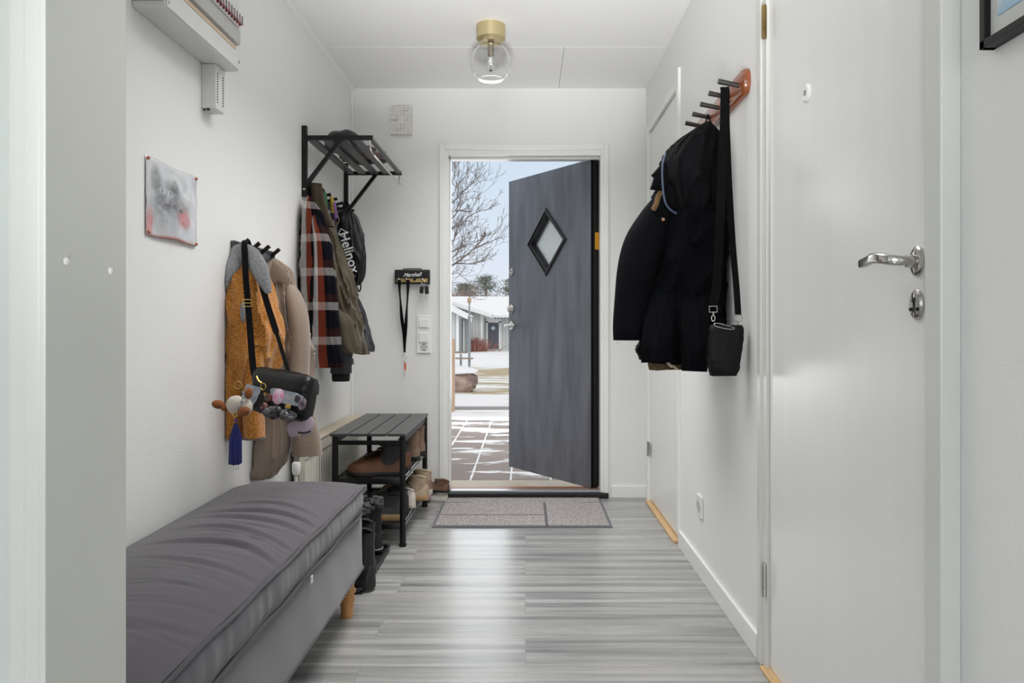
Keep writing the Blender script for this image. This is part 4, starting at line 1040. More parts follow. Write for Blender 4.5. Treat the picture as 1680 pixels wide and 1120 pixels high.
def plaid_mat():
    k = NT('brushed plaid flannel'); b = k.b; b.inputs['Roughness'].default_value = .92; b.inputs['Specular IOR Level'].default_value = .1
    t = k.n('ShaderNodeTexCoord'); s = k.n('ShaderNodeSeparateXYZ'); k.l(t.outputs['UV'], s.inputs[0])
    N_, R_, G_, D_ = (9, 10, 17), (122, 54, 36), (172, 168, 166), (60, 26, 20)
    def ramp(out, mul, off, stops):
        m_ = k.n('ShaderNodeMath', operation='MULTIPLY_ADD'); k.l(out, m_.inputs[0]); m_.inputs[1].default_value = mul; m_.inputs[2].default_value = off
        fr_ = k.n('ShaderNodeMath', operation='FRACT'); k.l(m_.outputs[0], fr_.inputs[0])
        r = k.n('ShaderNodeValToRGB'); r.color_ramp.interpolation = 'CONSTANT'; cr = r.color_ramp
        cr.elements[0].position = stops[0][0]; cr.elements[0].color = s2l(stops[0][1])+(1,)
        cr.elements[1].position = stops[1][0]; cr.elements[1].color = s2l(stops[1][1])+(1,)
        for p_, c_ in stops[2:]: e = cr.elements.new(p_); e.color = s2l(c_)+(1,)
        k.l(fr_.outputs[0], r.inputs[0]); return r.outputs[0]
    a = ramp(s.outputs['X'], 2., .0, [(0, N_), (.20, G_), (.40, R_), (.66, N_)])
    c = ramp(s.outputs['Y'], 6.75, .405, [(0, N_), (.5, G_), (.73, D_), (.96, N_)])
    mx = k.n('ShaderNodeMix', data_type='RGBA'); mx.inputs[0].default_value = .36; k.l(a, mx.inputs[6]); k.l(c, mx.inputs[7])
    k.l(mx.outputs[2], b.inputs['Base Color']); return k.m
def melange(name, a, b_, sc=240):
    return mat(name, a, .92, rgb2=b_, vscale=sc, bump=.5, bscale=350, spec=.1, sheen=.3)
wx = XL+.004
RG = 'garments hung below the hat shelf'
# plaid jacket
pj = root('plaid_jacket', (-.93, 3.36, .78), 'plaid jacket in rust, grey and navy hanging first under the hat shelf', 'jacket', RG)
M_pl = plaid_mat()
drape('body', 3.235, [(322, 504, 510, .01), (334, 500, 517, .03), (352, 497, 526, .05), (385, 493, 535, .06), (430, 490, 543, .07), (480, 489, 549, .07), (510, 492, 549, .07), (545, 496, 538, .065), (560, 500, 524, .06)], M_pl, pj, .008, 6, 3, xmin=wx)
drape('sleeve', 3.17, [(345, 512, 518, .006, .05), (362, 510, 526, .02, .03), (390, 511, 538, .03, 0), (430, 512, 545, .04), (480, 510, 551, .045), (530, 508, 555, .045), (570, 505, 558, .045), (592, 505, 561, .045), (602, 508, 561, .042)], M_pl, pj, .004, 4, 8, xmin=wx)
bm = BM(); strap(bm, spline([P(509, 318, 3.3), P(506, 330, 3.3), P(507, 345, 3.3)], 5), .01, .003, (1, 0, 0)); link('hanging_loop', bm, M_web, pj)
# olive jacket
M_ol = fabric('olive drab cotton', (76, 68, 54), .1, .25, 300, .2)
oj = root('olive_jacket', (-.88, 3.5, .84), 'olive brown jacket draped between the plaid jacket and the black pouch', 'jacket', RG)
drape('body', 3.46, [(352, 526, 541, .03), (380, 529, 547, .05), (405, 532, 554, .06), (438, 537, 564, .07), (470, 542, 574, .08), (520, 550, 588, .09), (560, 562, 596, .085), (580, 570, 597, .08)], M_ol, oj, .013, 7, 5, xmin=wx, seg=110)
drape3('sleeve', [(517, 301, 3.33, .028, .018), (519, 315, 3.33, .030, .02), (524, 335, 3.34, .030, .022), (532, 355, 3.35, .030, .025), (540, 372, 3.36, .028, .025)], M_ol, oj, .003, 4, 2, xmin=wx)
drape3('cuff', [(552, 498, 3.42, .008, .008), (556, 510, 3.38, .026, .022), (560, 524, 3.36, .042, .038), (566, 550, 3.36, .045, .04), (574, 572, 3.36, .040, .035), (580, 579, 3.36, .034, .03)], M_ol, oj, .005, 4, 6, xmin=wx)
bm = BM(); tube(bm, spline([P(545, 345, 3.42), P(553, 352, 3.40), P(556, 362, 3.40), P(551, 372, 3.40), P(549, 380, 3.40)], 6), .0022, 6); link('drawcord', bm, mat('olive cord', (120, 108, 88), .8), oj, True)
# navy coat
nc = root('navy_coat', (-.8, 3.72, .9), 'dark navy coat whose flared hem shows right of the olive jacket', 'coat', RG)
drape('body', 3.66, [(350, 542, 550, .02), (380, 545, 554, .05), (430, 550, 561, .06), (470, 556, 572, .07), (500, 562, 588, .08), (520, 568, 597, .09), (550, 575, 603, .09), (568, 580, 609, .09), (577, 583, 609, .09)], fabric('navy drill', (22, 24, 33), .1, .2, 300, .2), nc, .007, 6, 9, xmin=wx)
# denim jacket sliver
dj = root('denim_jacket', (-.85, 3.6, 1.0), 'blue denim garment showing as a thin strip beside the black pouch', 'jacket', RG)
drape('body', 3.565, [(372, 545, 550, .01), (385, 547, 553, .02), (420, 553, 561, .025), (450, 560, 572, .03), (480, 566, 580, .03), (505, 574, 585, .02)], fabric('washed denim', (52, 68, 92), .2, .3, 300), dj, .004, 5, 4, xmin=wx)
# quilted jacket
qj = root('quilted_jacket', (-.86, 3.62, .72), 'black quilted jacket with only a grey cuff end showing below the plaid jacket', 'jacket', RG)
M_q = mat('slate nylon', (44, 45, 52), .45, bump=.2, bscale=60)
drape('sleeve', 3.56, [(450, 545, 570, .04), (520, 543, 574, .045), (560, 543, 577, .045), (590, 543, 576, .045), (612, 544, 575, .044)], M_q, qj, .002, 4, 4, xmin=wx, quilt=.004, quilt_h=.045)
drape('cuff', 3.56, [(611, 545, 574, .040), (618, 545, 573, .041), (625, 546, 573, .040)], mat('black knit cuff', (14, 14, 16), .8), qj, .001, 4, 4, xmin=wx)
bm = BM(); tube(bm, [P(579, 588, 3.54), P(580, 598, 3.54)], .004, 6); link('zip_pull', bm, M_chrome, qj)
# black pouch bag
hb = root('stuff_sack', (-.83, 3.72, 1.17), 'black rounded nylon pouch with white lettering hanging farthest under the hat shelf', 'bag')
M_nyl = mat('black nylon', (20, 21, 24), .42, bump=.35, bscale=25, spec=.35)
drape('body', 3.72, [(343, 566, 570, .01), (348, 558, 578, .03), (358, 553, 586, .05), (380, 552, 594, .062), (405, 556, 597, .066), (430, 564, 598, .064), (450, 569, 596, .052), (462, 574, 591, .035), (468, 578, 588, .02)], M_nyl, hb, .006, 5, 11, xmin=wx)
bm = BM(); tube(bm, spline([P(567, 330, 3.72), P(563, 340, 3.70), P(568, 350, 3.69), P(574, 340, 3.70), P(567, 330, 3.72)], 6), .004, 6); link('cord_loop', bm, M_web, hb, True); bm = BM(); tube(bm, spline([P(583, 464, 3.69), P(589, 478, 3.68), P(592, 470, 3.68), P(590, 460, 3.69)], 6), .0035, 6); link('cord_loop', bm, M_web, hb, True)
yt = 3.630
xa = (P(582, 440, yt)-P(562, 374, yt)); xa.normalize()
up = Vector((0, -1, 0)).cross(xa)
ctr = P(572.5, 414, yt)
M_wh = mat('white print', (228, 228, 226), .5)
text_obj('lettering', 'Helinox', .066, axes(xa, up, xa.cross(up), ctr), M_wh, hb, bold=.0006, ext=.002)
bm = BM()
c0 = P(561.5, 382, yt); e1 = xa*.022; e2 = up*.020
sq_ = [c0+e1, c0+e2, c0-e1, c0-e2]; tube(bm, sq_, .0026, 6, True); link('emblem', bm, M_wh, hb)
# coloured lanyards on the hooks
for px, py, col_, nm in ((533, 316, (60, 110, 70), 'green'), (545, 326, (190, 160, 50), 'yellow'), (549, 334, (120, 80, 150), 'purple')):
    bm = BM(); yy = 3.40 if nm == 'green' else 3.5; strap(bm, spline([P(px-3, py-5, yy), P(px, py, yy-.01), P(px+2, py+12, yy-.01), P(px+3, py+24, yy)], 5), .012, .002, (.8, .6, 0)); strap(bm, spline([P(px-3, py-5, yy), P(px-2, py+6, yy+.01), P(px, py+22, yy+.01)], 5), .010, .002, (.8, -.6, 0))
    o = link('hook_ribbon', bm, mat(nm+' ribbon', col_, .7)); tag(o, nm+' ribbon looped on a hook among the jackets', 'ribbon', 'ribbons on the hooks')

# ---------------------------------------------------------------- small peg rail
pr_ = root('peg_rail', (XL, 2.66, 1.235), 'short black peg rail with four pegs on the left wall', 'coat rack')
bx('rail', XL, XL+.018, 2.47, 2.86, 1.233, 1.272, mat('black satin rail', (66, 66, 70), .22), pr_, .003)
for y in (2.51, 2.61, 2.71, 2.82):
    bm = BM(); cyl(bm, (XL+.016, y, 1.252), (XL+.048, y, 1.279), .0075, .0075); link('peg', bm, M_black, pr_, True)
LG = 'clothes on the black peg rail'
fj = root('fleece_jacket', (-.92, 2.52, .58), 'mustard melange fleece jacket with grey collar on the black peg rail', 'jacket', LG)
M_fl = melange('mustard melange fleece', (160, 84, 10), (200, 148, 78), 190); M_fg = mat('grey teddy fleece', (140, 141, 144), .95, var=.2, vscale=150, bump=1., bscale=160)
drape('body', 2.53, [(418, 386, 400, .02), (428, 376, 416, .05), (445, 370, 430, .08), (475, 365, 441, .10), (520, 361, 449, .11), (560, 362, 453, .11), (585, 363, 448, .11), (615, 364, 440, .10), (650, 367, 425, .09), (668, 372, 415, .08)], M_fl, fj, .011, 6, 2, xmin=wx)
drape3('sleeve', [(380, 560, 2.47, .030, .04), (382, 620, 2.46, .033, .042), (384, 670, 2.46, .034, .042), (386, 718, 2.46, .033, .04)], M_fl, fj, .003, 3, 4, xmin=wx)
drape3('sleeve', [(418, 560, 2.47, .036, .04), (416, 620, 2.45, .034, .042), (416, 670, 2.44, .033, .042), (417, 717, 2.44, .032, .04)], M_fl, fj, .003, 3, 9, xmin=wx)
for px, py, r_ in ((386, 719, .034), (417, 718, .033)):
    bm = BM(); c = P(px, py, 2.455); tube(bm, [c+Vector((r_*math.cos(a), .041*math.sin(a), 0)) for a in [2*PI*i/24 for i in range(24)]], .0035, 6, True); link('cuff_binding', bm, M_fg, fj, True)
# collar: sheet folded over shoulders
bm = BM(); rings = []
cl = spline([P(366, 487, 2.44), P(368, 462, 2.43), P(376, 438, 2.44), (P(392, 418, 2.47)), P(410, 420, 2.44), P(425, 440, 2.41), P(434, 462, 2.40), P(441, 480, 2.40)], 8)
wdt = [.010, .017, .030, .036, .034, .030, .022, .010]
for i, p in enumerate(cl):
    t = i/(len(cl)-1)*(len(wdt)-1); a = int(min(t, len(wdt)-2)); w_ = wdt[a]+(wdt[a+1]-wdt[a])*(t-a)
    d = (cl[min(i+1, len(cl)-1)]-cl[max(i-1, 0)]).normalized(); q = Vector((0, -1, 0)); s_ = d.cross(q).normalized()
    rings.append([p+s_*w_*math.cos(2*PI*k_/12)+q*.009*math.sin(2*PI*k_/12) for k_ in range(12)])
for r_ in rings:
    for p in r_: p.x = max(p.x, wx)
loft(bm, rings); link('collar', bm, M_fg, fj, True)
bm = BM(); c = P(399, 512, 2.415); M4 = axes((.35, -.9, 0), (0, .0, 1), (0, 0, 0), c)
blob(bm, c, (.010, .012, .036), 3, .05); link('chest_patch', bm, M_fg, fj, True)
# beige coat
bc = root('wool_coat', (-.88, 2.8, .5), 'long taupe wool coat with lapels hanging at the far end of the black peg rail', 'coat', LG)
M_wc = fabric('taupe wool', (138, 122, 108), .12, .3, 260, .4)
drape('body', 2.80, [(424, 449, 453, .01), (432, 444, 461, .03), (450, 437, 475, .06), (480, 440, 482, .08), (520, 440, 490, .09), (560, 442, 496, .10), (610, 438, 496, .10), (650, 432, 494, .10), (690, 426, 490, .10), (720, 422, 486, .10), (738, 420, 484, .10)], M_wc, bc, .016, 7, 7, xmin=wx, seg=120)
drape('front_panel', 2.70, [(640, 434, 468, .05), (690, 428, 472, .05), (730, 422, 474, .06), (760, 419, 466, .06), (776, 418, 454, .06), (782, 420, 448, .058)], M_wc, bc, .005, 5, 3, xmin=wx)
drape3('sleeve', [(462, 452, 2.80, .006, .01), (470, 464, 2.78, .022, .03), (479, 485, 2.76, .034, .04), (487, 520, 2.74, .038, .045), (490, 570, 2.73, .038, .045), (489, 620, 2.72, .036, .045), (495, 680, 2.70, .042, .045), (501, 720, 2.70, .050, .045), (503, 746, 2.70, .055, .045)], M_wc, bc, .004, 3, 5, xmin=wx)
def cushion_poly(bm, pts, yfront, th, bulge=.006):
    c = sum(pts, Vector())/len(pts)
    q = Vector((0, -1, 0)); n_ = len(pts)
    rings = [[p+q*0 for p in pts], [p+q*th for p in pts], [c+(p-c)*.8+q*(th+bulge) for p in pts], [c+(p-c)*.3+q*(th+bulge*1.3) for p in pts]]
    loft(bm, rings)
for nm, pts, yy in (('collar', [(449, 428), (463, 436), (478, 458), (474, 470), (458, 462), (446, 470), (441, 455)], 2.72),):
    bm = BM(); cushion_poly(bm, [P(a, b_, yy) for a, b_ in pts], yy, .006); link(nm, bm, M_wc, bc, True)
bm = BM(); strap(bm, spline([P(436, 457, 2.72), P(439, 480, 2.71), P(437, 510, 2.71)], 5), .022, .004, (1, 0, 0)); o = link('dark_strap', bm, M_web, bc)

# ---------------------------------------------------------------- shoulder bag
sbag = root('shoulder_bag', P(465, 690, 2.30), 'black shoulder bag covered in pin badges hanging from the first peg', 'bag')
M_bag = mat('black leatherette', (5, 5, 6), .42, spec=.35, bump=.3, bscale=90)
cB = P(465, 647, 2.26); ax = Vector((.80, -.22, -.13)).normalized(); 
q_ = Vector((0.05, .12, 1)).normalized(); ay = ax.cross(q_).normalized(); az = ay.cross(ax) if ay.cross(ax).z > 0 else -ay.cross(ax)
if ay.y > 0: ay = -ay                                    # towards the camera
BMt = axes(ax, ay, az, cB)
def bagring(s, z, bul=0.):
    r_ = []
    for k_ in range(48):
        t = 2*PI*k_/48; c_, sn = math.cos(t), math.sin(t)
        x = .104*s*math.copysign(abs(c_)**.45, c_); y = (.042+bul)*math.copysign(abs(sn)**.6, sn)*(s if s < 1 else 1)
        r_.append(BMt @ Vector((x, y, z+.003*math.sin(3*t))))
    return r_
bm = BM(); loft(bm, [bagring(.86, -.066, -.012), bagring(.95, -.060, -.002), bagring(1.0, -.045, .003), bagring(1.0, -.01, .004), bagring(.99, .03, .0), bagring(.95, .052, -.006), bagring(.86, .062, -.016), bagring(.6, .066, -.025)]); link('body', bm, M_bag, sbag, True)
bm = BM(); loft(bm, [bagring(1.02, .020, .007), bagring(1.025, .028, .009), bagring(1.01, .050, .004), bagring(.95, .066, -.006), bagring(.7, .072, -.02)]); link('flap', bm, mat('glossy black flap', (7, 7, 8), .32, spec=.4, bump=.3, bscale=40), sbag, True)
def BP(x, z, d=0): return BMt @ Vector((x*.86+.022, .047+d, z))
bm = BM(); prism(bm, [BP(-.045, .012), BP(-.030, -.022), BP(.088, -.022), BP(.090, .008), BP(.06, .016), BP(-.03, .018)], ay*.004); link('pocket_panel', bm, mat('grey blue checked cloth', (140, 146, 160), .8, rgb2=(176, 180, 188), vscale=40), sbag)
bm = BM(); pts = [BP(.012+i*.0052, -.002+.004*math.sin(i*2.1)+.002*math.sin(i*.9), .006) for i in range(11)]; tube(bm, spline(pts, 4), .0007, 4); link('stitched_script', bm, mat('pale gold thread', (214, 200, 160), .6), sbag)
def badge(x, z, r, col_, col2, ry=1.):
    bm = BM(); Mb = axes(ax, az*ry, ay, BP(x, z, .004)); lathe(bm, [(r, 0), (r, .002), (r*.85, .0045), (.0005, .0055)], seg=22, M=Mb)
    o = link('pin_badge', bm, mat('badge %d' % int(x*1e4+9e3), col_, .25, rgb2=col2, vscale=60), sbag, True); return o
badge(-.006, -.005, .019, (226, 130, 170), (215, 205, 220), 1.25); badge(-.044, -.014, .014, (40, 60, 48), (120, 62, 50)); badge(-.052, -.043, .013, (20, 16, 18), (196, 140, 140))
badge(.040, -.030, .010, (196, 160, 60), (60, 50, 70)); badge(.070, .0, .009, (25, 25, 28), (60, 60, 64), 1.3); badge(.092, -.012, .013, (40, 34, 44), (160, 140, 150), 1.5)
M_foil = mat('crinkled clear foil', (120, 118, 120), .12, .5, rgb2=(22, 22, 24), vscale=45, bump=1, bscale=40)
bm = BM()
for s_, cxx, tilt in ((-1, -.012, .35), (1, .052, -.35)):
    for k_ in range(5): blob(bm, BP(cxx+random.uniform(-.014, .014)+.004*k_*s_*0, -.052+random.uniform(-.006, .006), .008), (.022, .014, .017), 2, .5, 2.2, seed=k_+s_*9)
link('bow', bm, M_foil, sbag, True)
bm = BM(); blob(bm, BP(.020, -.052, .02), (.010, .008, .012), 2, .1); link('bow_knot', bm, M_bag, sbag, True)
bm = BM()
tube(bm, ring_pts(P(432, 634, 2.20), .010, (.9, -.3, 0), (0, 0, 1)), .0016, 6, True); tube(bm, spline([P(421, 617, 2.21), P(424, 624, 2.20), P(429, 628, 2.20)], 4), .0025, 6); tube(bm, ring_pts(P(435, 646, 2.195), .004, (.9, -.3, 0), (0, 0, 1)), .0012, 5, True); link('gold_clasp', bm, M_gold, sbag, True)
bm = BM()
pa = spline([P(404, 394, 2.50), P(401, 402, 2.455), P(403, 450, 2.40), P(407, 500, 2.37), P(411, 550, 2.33), P(415, 600, 2.28), P(420, 622, 2.25)], 8); strap(bm, pa, .021, .003, (1, -.25, 0))
pb = spline([P(404, 394, 2.50), P(408, 402, 2.50), P(424, 450, 2.45), P(442, 510, 2.40), P(458, 560, 2.36), P(470, 600, 2.31), P(474, 612, 2.29)], 8)
strap(bm, pb, [.02]*30+[.012]*(len(pb)-30), .003, (1, .2, 0)); link('strap', bm, M_web, sbag)
bm = BM(); c = P(405.5, 497, 2.365); rr_ = [c+Vector((.0145*a, -.003, .011*b_)) for a, b_ in ((-1, -1), (1, -1), (1, 1), (-1, 1))]; tube(bm, rr_, .0016, 6, True); tube(bm, [(rr_[0]+rr_[3])/2, (rr_[1]+rr_[2])/2], .0013, 6); link('strap_buckle', bm, M_gold, sbag)
# plush dog charm
pd = root('plush_charm', P(385, 690, 2.18), 'small cream and brown plush dog hanging from the shoulder bag', 'plush toy')
M_cream = mat('cream plush', (204, 194, 184), .95, bump=.6, bscale=300); M_bp = mat('brown plush', (140, 82, 48), .95, bump=.6, bscale=300)
Yp = 2.17
def PB(px, py, r, m_, nm, rot=0, dy=0, par=None):
    bm = BM(); Mr = Matrix.Rotation(rot, 3, 'Y'); blob(bm, P(px, py, Yp+dy), r, 3, .06, 2, M=Mr); return link(nm, bm, m_, par or pd, True)
PB(388, 664, (.030, .022, .028), M_cream, 'body', .4)
PB(405, 668, (.016, .02, .024), M_cream, 'head', 0, -.01)
PB(358, 663, (.019, .014, .013), M_bp, 'paw', .2); PB(371, 668, (.016, .012, .012), M_bp, 'paw', -.1)
PB(408, 645, (.011, .012, .017), M_bp, 'ear', .1, -.02); PB(400, 675, (.019, .012, .014), M_bp, 'ear', -.3, -.03)
bm = BM(); tube(bm, spline([P(398, 642, Yp-.025), P(398, 655, Yp-.03), P(390, 672, Yp-.03)], 6), .003, 6); link('ribbon', bm, mat('navy and white cord', (30, 38, 70), .7, rgb2=(220, 220, 220), vscale=160), pd, True)
bm = BM(); tube(bm, ring_pts(P(391, 632, Yp), .011, (1, 0, 0), (0, .2, 1)), .0014, 6, True); link('ring', bm, M_gold, pd, True)
bm = BM(); prism(bm, [P(404, 630, 2.23), P(428, 636, 2.23), P(425, 650, 2.23), P(413, 668, 2.23), P(398, 655, 2.23)], (0, .006, 0)); o = link('cloth_tag', bm, mat('grey blue check', (150, 158, 172), .8, rgb2=(178, 184, 192), vscale=60)); tag(o, 'grey blue checked cloth scrap tucked between plush dog and black bag', 'cloth')
# blue tassel
ts = root('tassel', P(386, 760, 2.16), 'long royal blue tassel with a purple bead hanging under the plush dog', 'tassel')
bm = BM(); rings = []
for i in range(10):
    u = i/9; c = P(387-1*u, 694+66*u, 2.155); r_ = .005+.0100*min(1, u*3)+.002*u
    rings.append([c+Vector((r_*(1+.12*math.sin(9*a))*math.cos(a), r_*(1+.12*math.sin(9*a))*math.sin(a), .003*math.sin(5*a)*(u > .9))) for a in [2*PI*k_/36 for k_ in range(36)]])
loft(bm, rings); link('fringe', bm, mat('royal blue thread', (14, 26, 100), .6, var=.4, vscale=300, stretch=(1, 1, .05)), ts, True)
bm = BM()
for i in range(7):
    a = P(381+i*1.8, 758, 2.155); tube(bm, [a, a+Vector((random.uniform(-.004, .004), 0, -.012)), a+Vector((random.uniform(-.006, .006), 0, -.024))], .0004, 4)
link('loose_threads', bm, mat('pale thread', (150, 156, 180), .7), ts)
bm = BM(); blob(bm, P(387, 689, 2.155), (.0058, .0058, .0055), 2); link('bead', bm, mat('purple bead', (90, 50, 140), .3), ts, True)
bm = BM(); tube(bm, ring_pts(P(386, 680, 2.155), .006, (1, 0, 0), (0, .2, 1)), .0016, 6, True); tube(bm, [P(384, 683, 2.155), P(387, 688, 2.155)], .0015, 5); link('clasp', bm, M_gold, ts, True)
# pale purple pouch
pp_ = root('coin_pouch', P(492, 715, 2.25), 'pale lilac cat-eared coin pouch hanging below the black shoulder bag', 'pouch')
bm = BM(); yq = 2.25
pts = [(474, 694), (484, 686), (500, 688), (511, 680), (516, 692), (513, 706), (508, 713), (490, 717), (478, 716), (472, 705)]
cushion_poly(bm, [P(a, b_, yq) for a, b_ in pts], yq, .012, .008); link('body', bm, mat('lilac cloth', (172, 158, 168), .8, var=.06), pp_, True)
bm = BM(); tube(bm, spline([P(489, 709, yq-.022), P(500, 710, yq-.022), P(510, 707, yq-.020)], 5), .003, 6); link('zip', bm, mat('dark zip', (50, 40, 42), .4), pp_); bm = BM(); tube(bm, [P(492, 711, yq-.022), P(492, 719, yq-.022)], .0015, 5); link('zip_pull', bm, M_gold, pp_)

# ---------------------------------------------------------------- coat rack right
cr2 = root('coat_rack', (XR, 2.62, 1.715), 'long polished reddish wood coat rack with dark pegs on the right wall', 'coat rack')
M_oak = mat('polished cherry wood', (142, 78, 44), .25, var=.18, vscale=5, stretch=(8, 1, 8), coat=.5)
bm = BM(); rings = []
yy0, yy1, zm, hz = 2.245, 2.93, 1.742, .040
poly = []
for a in range(13): t = PI/2+PI*a/12; poly.append(Vector((XR, yy0+.03+.03*math.cos(t), zm+hz*math.sin(t))))
for a in range(13): t = -PI/2+PI*a/12; poly.append(Vector((XR, yy1-.03+.03*math.cos(t), zm+hz*math.sin(t))))
cP = Vector((XR, (yy0+yy1)/2, zm))
def ins(k_, dx): return [Vector((XR-dx, cP.y+(p.y-cP.y)*(1-k_*.02), cP.z+(p.z-cP.z)*(1-k_*.35))) for p in poly]
loft(bm, [ins(0, 0), ins(0, .014), ins(.3, .020), ins(1, .022)]); link('rail', bm, M_oak, cr2, True)
PEG = [2.30+.118*i for i in range(5)]
for y in PEG:
    bm = BM(); cyl(bm, (XR-.018, y, zm-.004), (XR-.086, y, zm+.010), .0075, .0085); link('peg', bm, mat('dark metal peg', (70, 68, 64), .35, .5) if y == PEG[0] else bpy.data.materials['dark metal peg'], cr2, True)
# black coat
M_nb = mat('blue black padded cotton', (3, 4, 8), .95, bump=.25, bscale=120, spec=.15); M_nb2 = mat('black down nylon', (4, 5, 8), .8, bump=.4, bscale=40, spec=.15)
bx_ = XR-.004
wc = root('winter_coat', (.5, 2.6, .82), 'bulky blue-black hooded winter coat hanging on the right wall rack', 'coat')
drape('body', 2.60, [(262, 1098, 1178, .09), (300, 1084, 1184, .13), (340, 1072, 1186, .15), (390, 1062, 1188, .17), (450, 1054, 1188, .18), (520, 1050, 1186, .18), (565, 1052, 1172, .17), (592, 1056, 1162, .15)], M_nb, wc, .016, 6, 21, xmax=bx_, seg=120)
drape('front_panel', 2.40, [(400, 1076, 1108, .02, .16), (450, 1066, 1110, .03, .09), (510, 1058, 1108, .04, .03), (560, 1053, 1108, .045), (585, 1052, 1106, .045), (594, 1052, 1105, .045)], M_nb, wc, .004, 4, 5, xmax=bx_)
drape('front_panel', 2.40, [(400, 1112, 1166, .02, .16), (450, 1110, 1166, .03, .09), (510, 1112, 1164, .04, .03), (570, 1115, 1160, .045), (600, 1118, 1159, .045), (608, 1120, 1158, .045)], M_nb, wc, .004, 4, 6, xmax=bx_)
drape3('sleeve', [(1098, 315, 2.52, .040, .05), (1078, 350, 2.50, .060, .06), (1058, 390, 2.48, .068, .065), (1045, 440, 2.46, .066, .065), (1037, 500, 2.45, .058, .06), (1033, 540, 2.44, .052, .055), (1031, 558, 2.44, .046, .05)], M_nb, wc, .004, 3, 2, xmax=bx_)
# hood: puffy folded volume
drape('hood', 2.50, [(200, 1157, 1164, .01), (212, 1140, 1166, .035), (230, 1116, 1168, .055), (250, 1097, 1168, .07), (272, 1086, 1168, .08), (296, 1084, 1164, .085), (322, 1090, 1160, .08), (344, 1100, 1150, .07), (356, 1108, 1140, .05)], M_nb2, wc, .009, 6, 31, xmax=bx_, seg=110)
drape('hood_back', 2.53, [(201, 1158, 1166, .01), (214, 1156, 1174, .03), (235, 1150, 1184, .05), (265, 1144, 1190, .07), (300, 1140, 1194, .08), (325, 1144, 1195, .08), (350, 1150, 1190, .07), (362, 1154, 1184, .05)], M_nb2, wc, .008, 5, 14, xmax=bx_, seg=100)
bm = BM(); cushion_poly(bm, [P(a, b_, 2.43) for a, b_ in ((1082, 272), (1092, 262), (1096, 300), (1092, 314), (1066, 311), (1072, 292), (1068, 288))], 2.43, .014, .01); link('collar_flap', bm, M_nb, wc, True)
bm = BM(); tube(bm, spline([P(1092, 252, 2.40), P(1087, 270, 2.385), P(1087, 300, 2.385), P(1091, 330, 2.385), P(1100, 344, 2.39), P(1110, 350, 2.40)], 6), .0035, 6); link('piping', bm, mat('slate blue piping', (70, 84, 104), .6), wc, True)
bm = BM(); tube(bm, spline([P(1086, 314, 2.44), P(1080, 322, 2.43), P(1077, 334, 2.43), P(1072, 344, 2.44)], 6), .009, 8); link('fur_trim', bm, mat('brown fur trim', (112, 88, 56), .95, var=.3, vscale=200, bump=1, bscale=200), wc, True)
bm = BM(); tube(bm, spline([P(1162, 188, 2.56), P(1158, 202, 2.54), P(1166, 204, 2.54), P(1162, 188, 2.56)], 4), .003, 6); link('hanging_loop', bm, M_web, wc)
bm = BM(); lathe(bm, [(.006, 0), (.005, .003), (.0003, .003)], seg=12, M=axes((1, 0, 0), (0, 0, 1), (0, -1, 0), P(1088, 360, 2.375))); link('snap_button', bm, mat('dull copper', (150, 110, 90), .4, .7), wc)
bm = BM(); tube(bm, ring_pts(P(1013, 562, 2.42), .005, (1, 0, 0), (0, 0, 1), 14), .0014, 5, True); link('zip_pull', bm, M_chrome, wc)
kh2 = root('khaki_jacket', (.52, 2.66, .80), 'khaki brown garment whose frayed hem shows under the black winter coat', 'jacket')
M_kh = mat('khaki cotton', (104, 88, 60), .9, var=.2, vscale=40, bump=.4, bscale=200)
drape('body', 2.66, [(420, 1080, 1150, .06), (500, 1070, 1140, .09), (570, 1066, 1136, .10), (595, 1068, 1132, .10), (605, 1071, 1126, .095)], M_kh, kh2, .010, 9, 17, xmax=bx_)
bm = BM(); tube(bm, spline([P(1093, 577, 2.47), P(1096, 590, 2.46), P(1102, 598, 2.46), (P(1112, 606, 2.46))], 6), [.012]*8+[.010]*6+[.004]*5, 8); link('pale_lining', bm, mat('cream lining', (196, 182, 160), .9), kh2, True)
# crossbody pouch
cb = root('crossbody_bag', P(1190, 615, 2.26), 'small black padded crossbody bag on a long strap in front of the winter coat', 'bag')
yb = 2.26
drape('body', yb, [(533, 1166, 1216, .016), (540, 1164, 1217, .022), (560, 1163, 1216, .028), (590, 1162, 1212, .030), (606, 1164, 1209, .026), (616, 1167, 1205, .018)], mat('black quilted nylon', (5, 6, 10), .6, spec=.25, bump=.25, bscale=60), cb, .0015, 4, 3, xmax=bx_, sq=4, quilt=.002, quilt_h=.03)
bm = BM()
strap(bm, spline([P(1188, 145, 2.30), P(1189, 149, 2.28), P(1188, 200, 2.275), P(1184, 300, 2.27), P(1180, 400, 2.265), P(1176, 470, 2.26), P(1170, 500, 2.255)], 7), .026, .003, (1, 0, 0))
strap(bm, spline([P(1188, 145, 2.30), P(1192, 149, 2.32), P(1192, 200, 2.315), P(1196, 300, 2.305), P(1202, 400, 2.29), P(1208, 470, 2.27), P(1211, 516, 2.255)], 7), .020, .003, (1, .15, 0))
link('strap', bm, M_web, cb)
for px, py in ((1170, 507), (1211, 522)):
    bm = BM(); c = P(px, py, 2.25); tube(bm, [c+Vector((.012*a, 0, .009*b_)) for a, b_ in ((-1, -1), (1, -1), (1, 1), (-1, 1))], .0018, 6, True)
    tube(bm, [c+Vector((0, 0, -.009)), c+Vector((0, 0, -.02))], .003, 6); tube(bm, ring_pts(c+Vector((0, 0, -.028)), .009, (.6, 0, 0), (0, 0, 1), 14), .0016, 5, True)
    link('strap_clip', bm, M_chrome, cb, True)
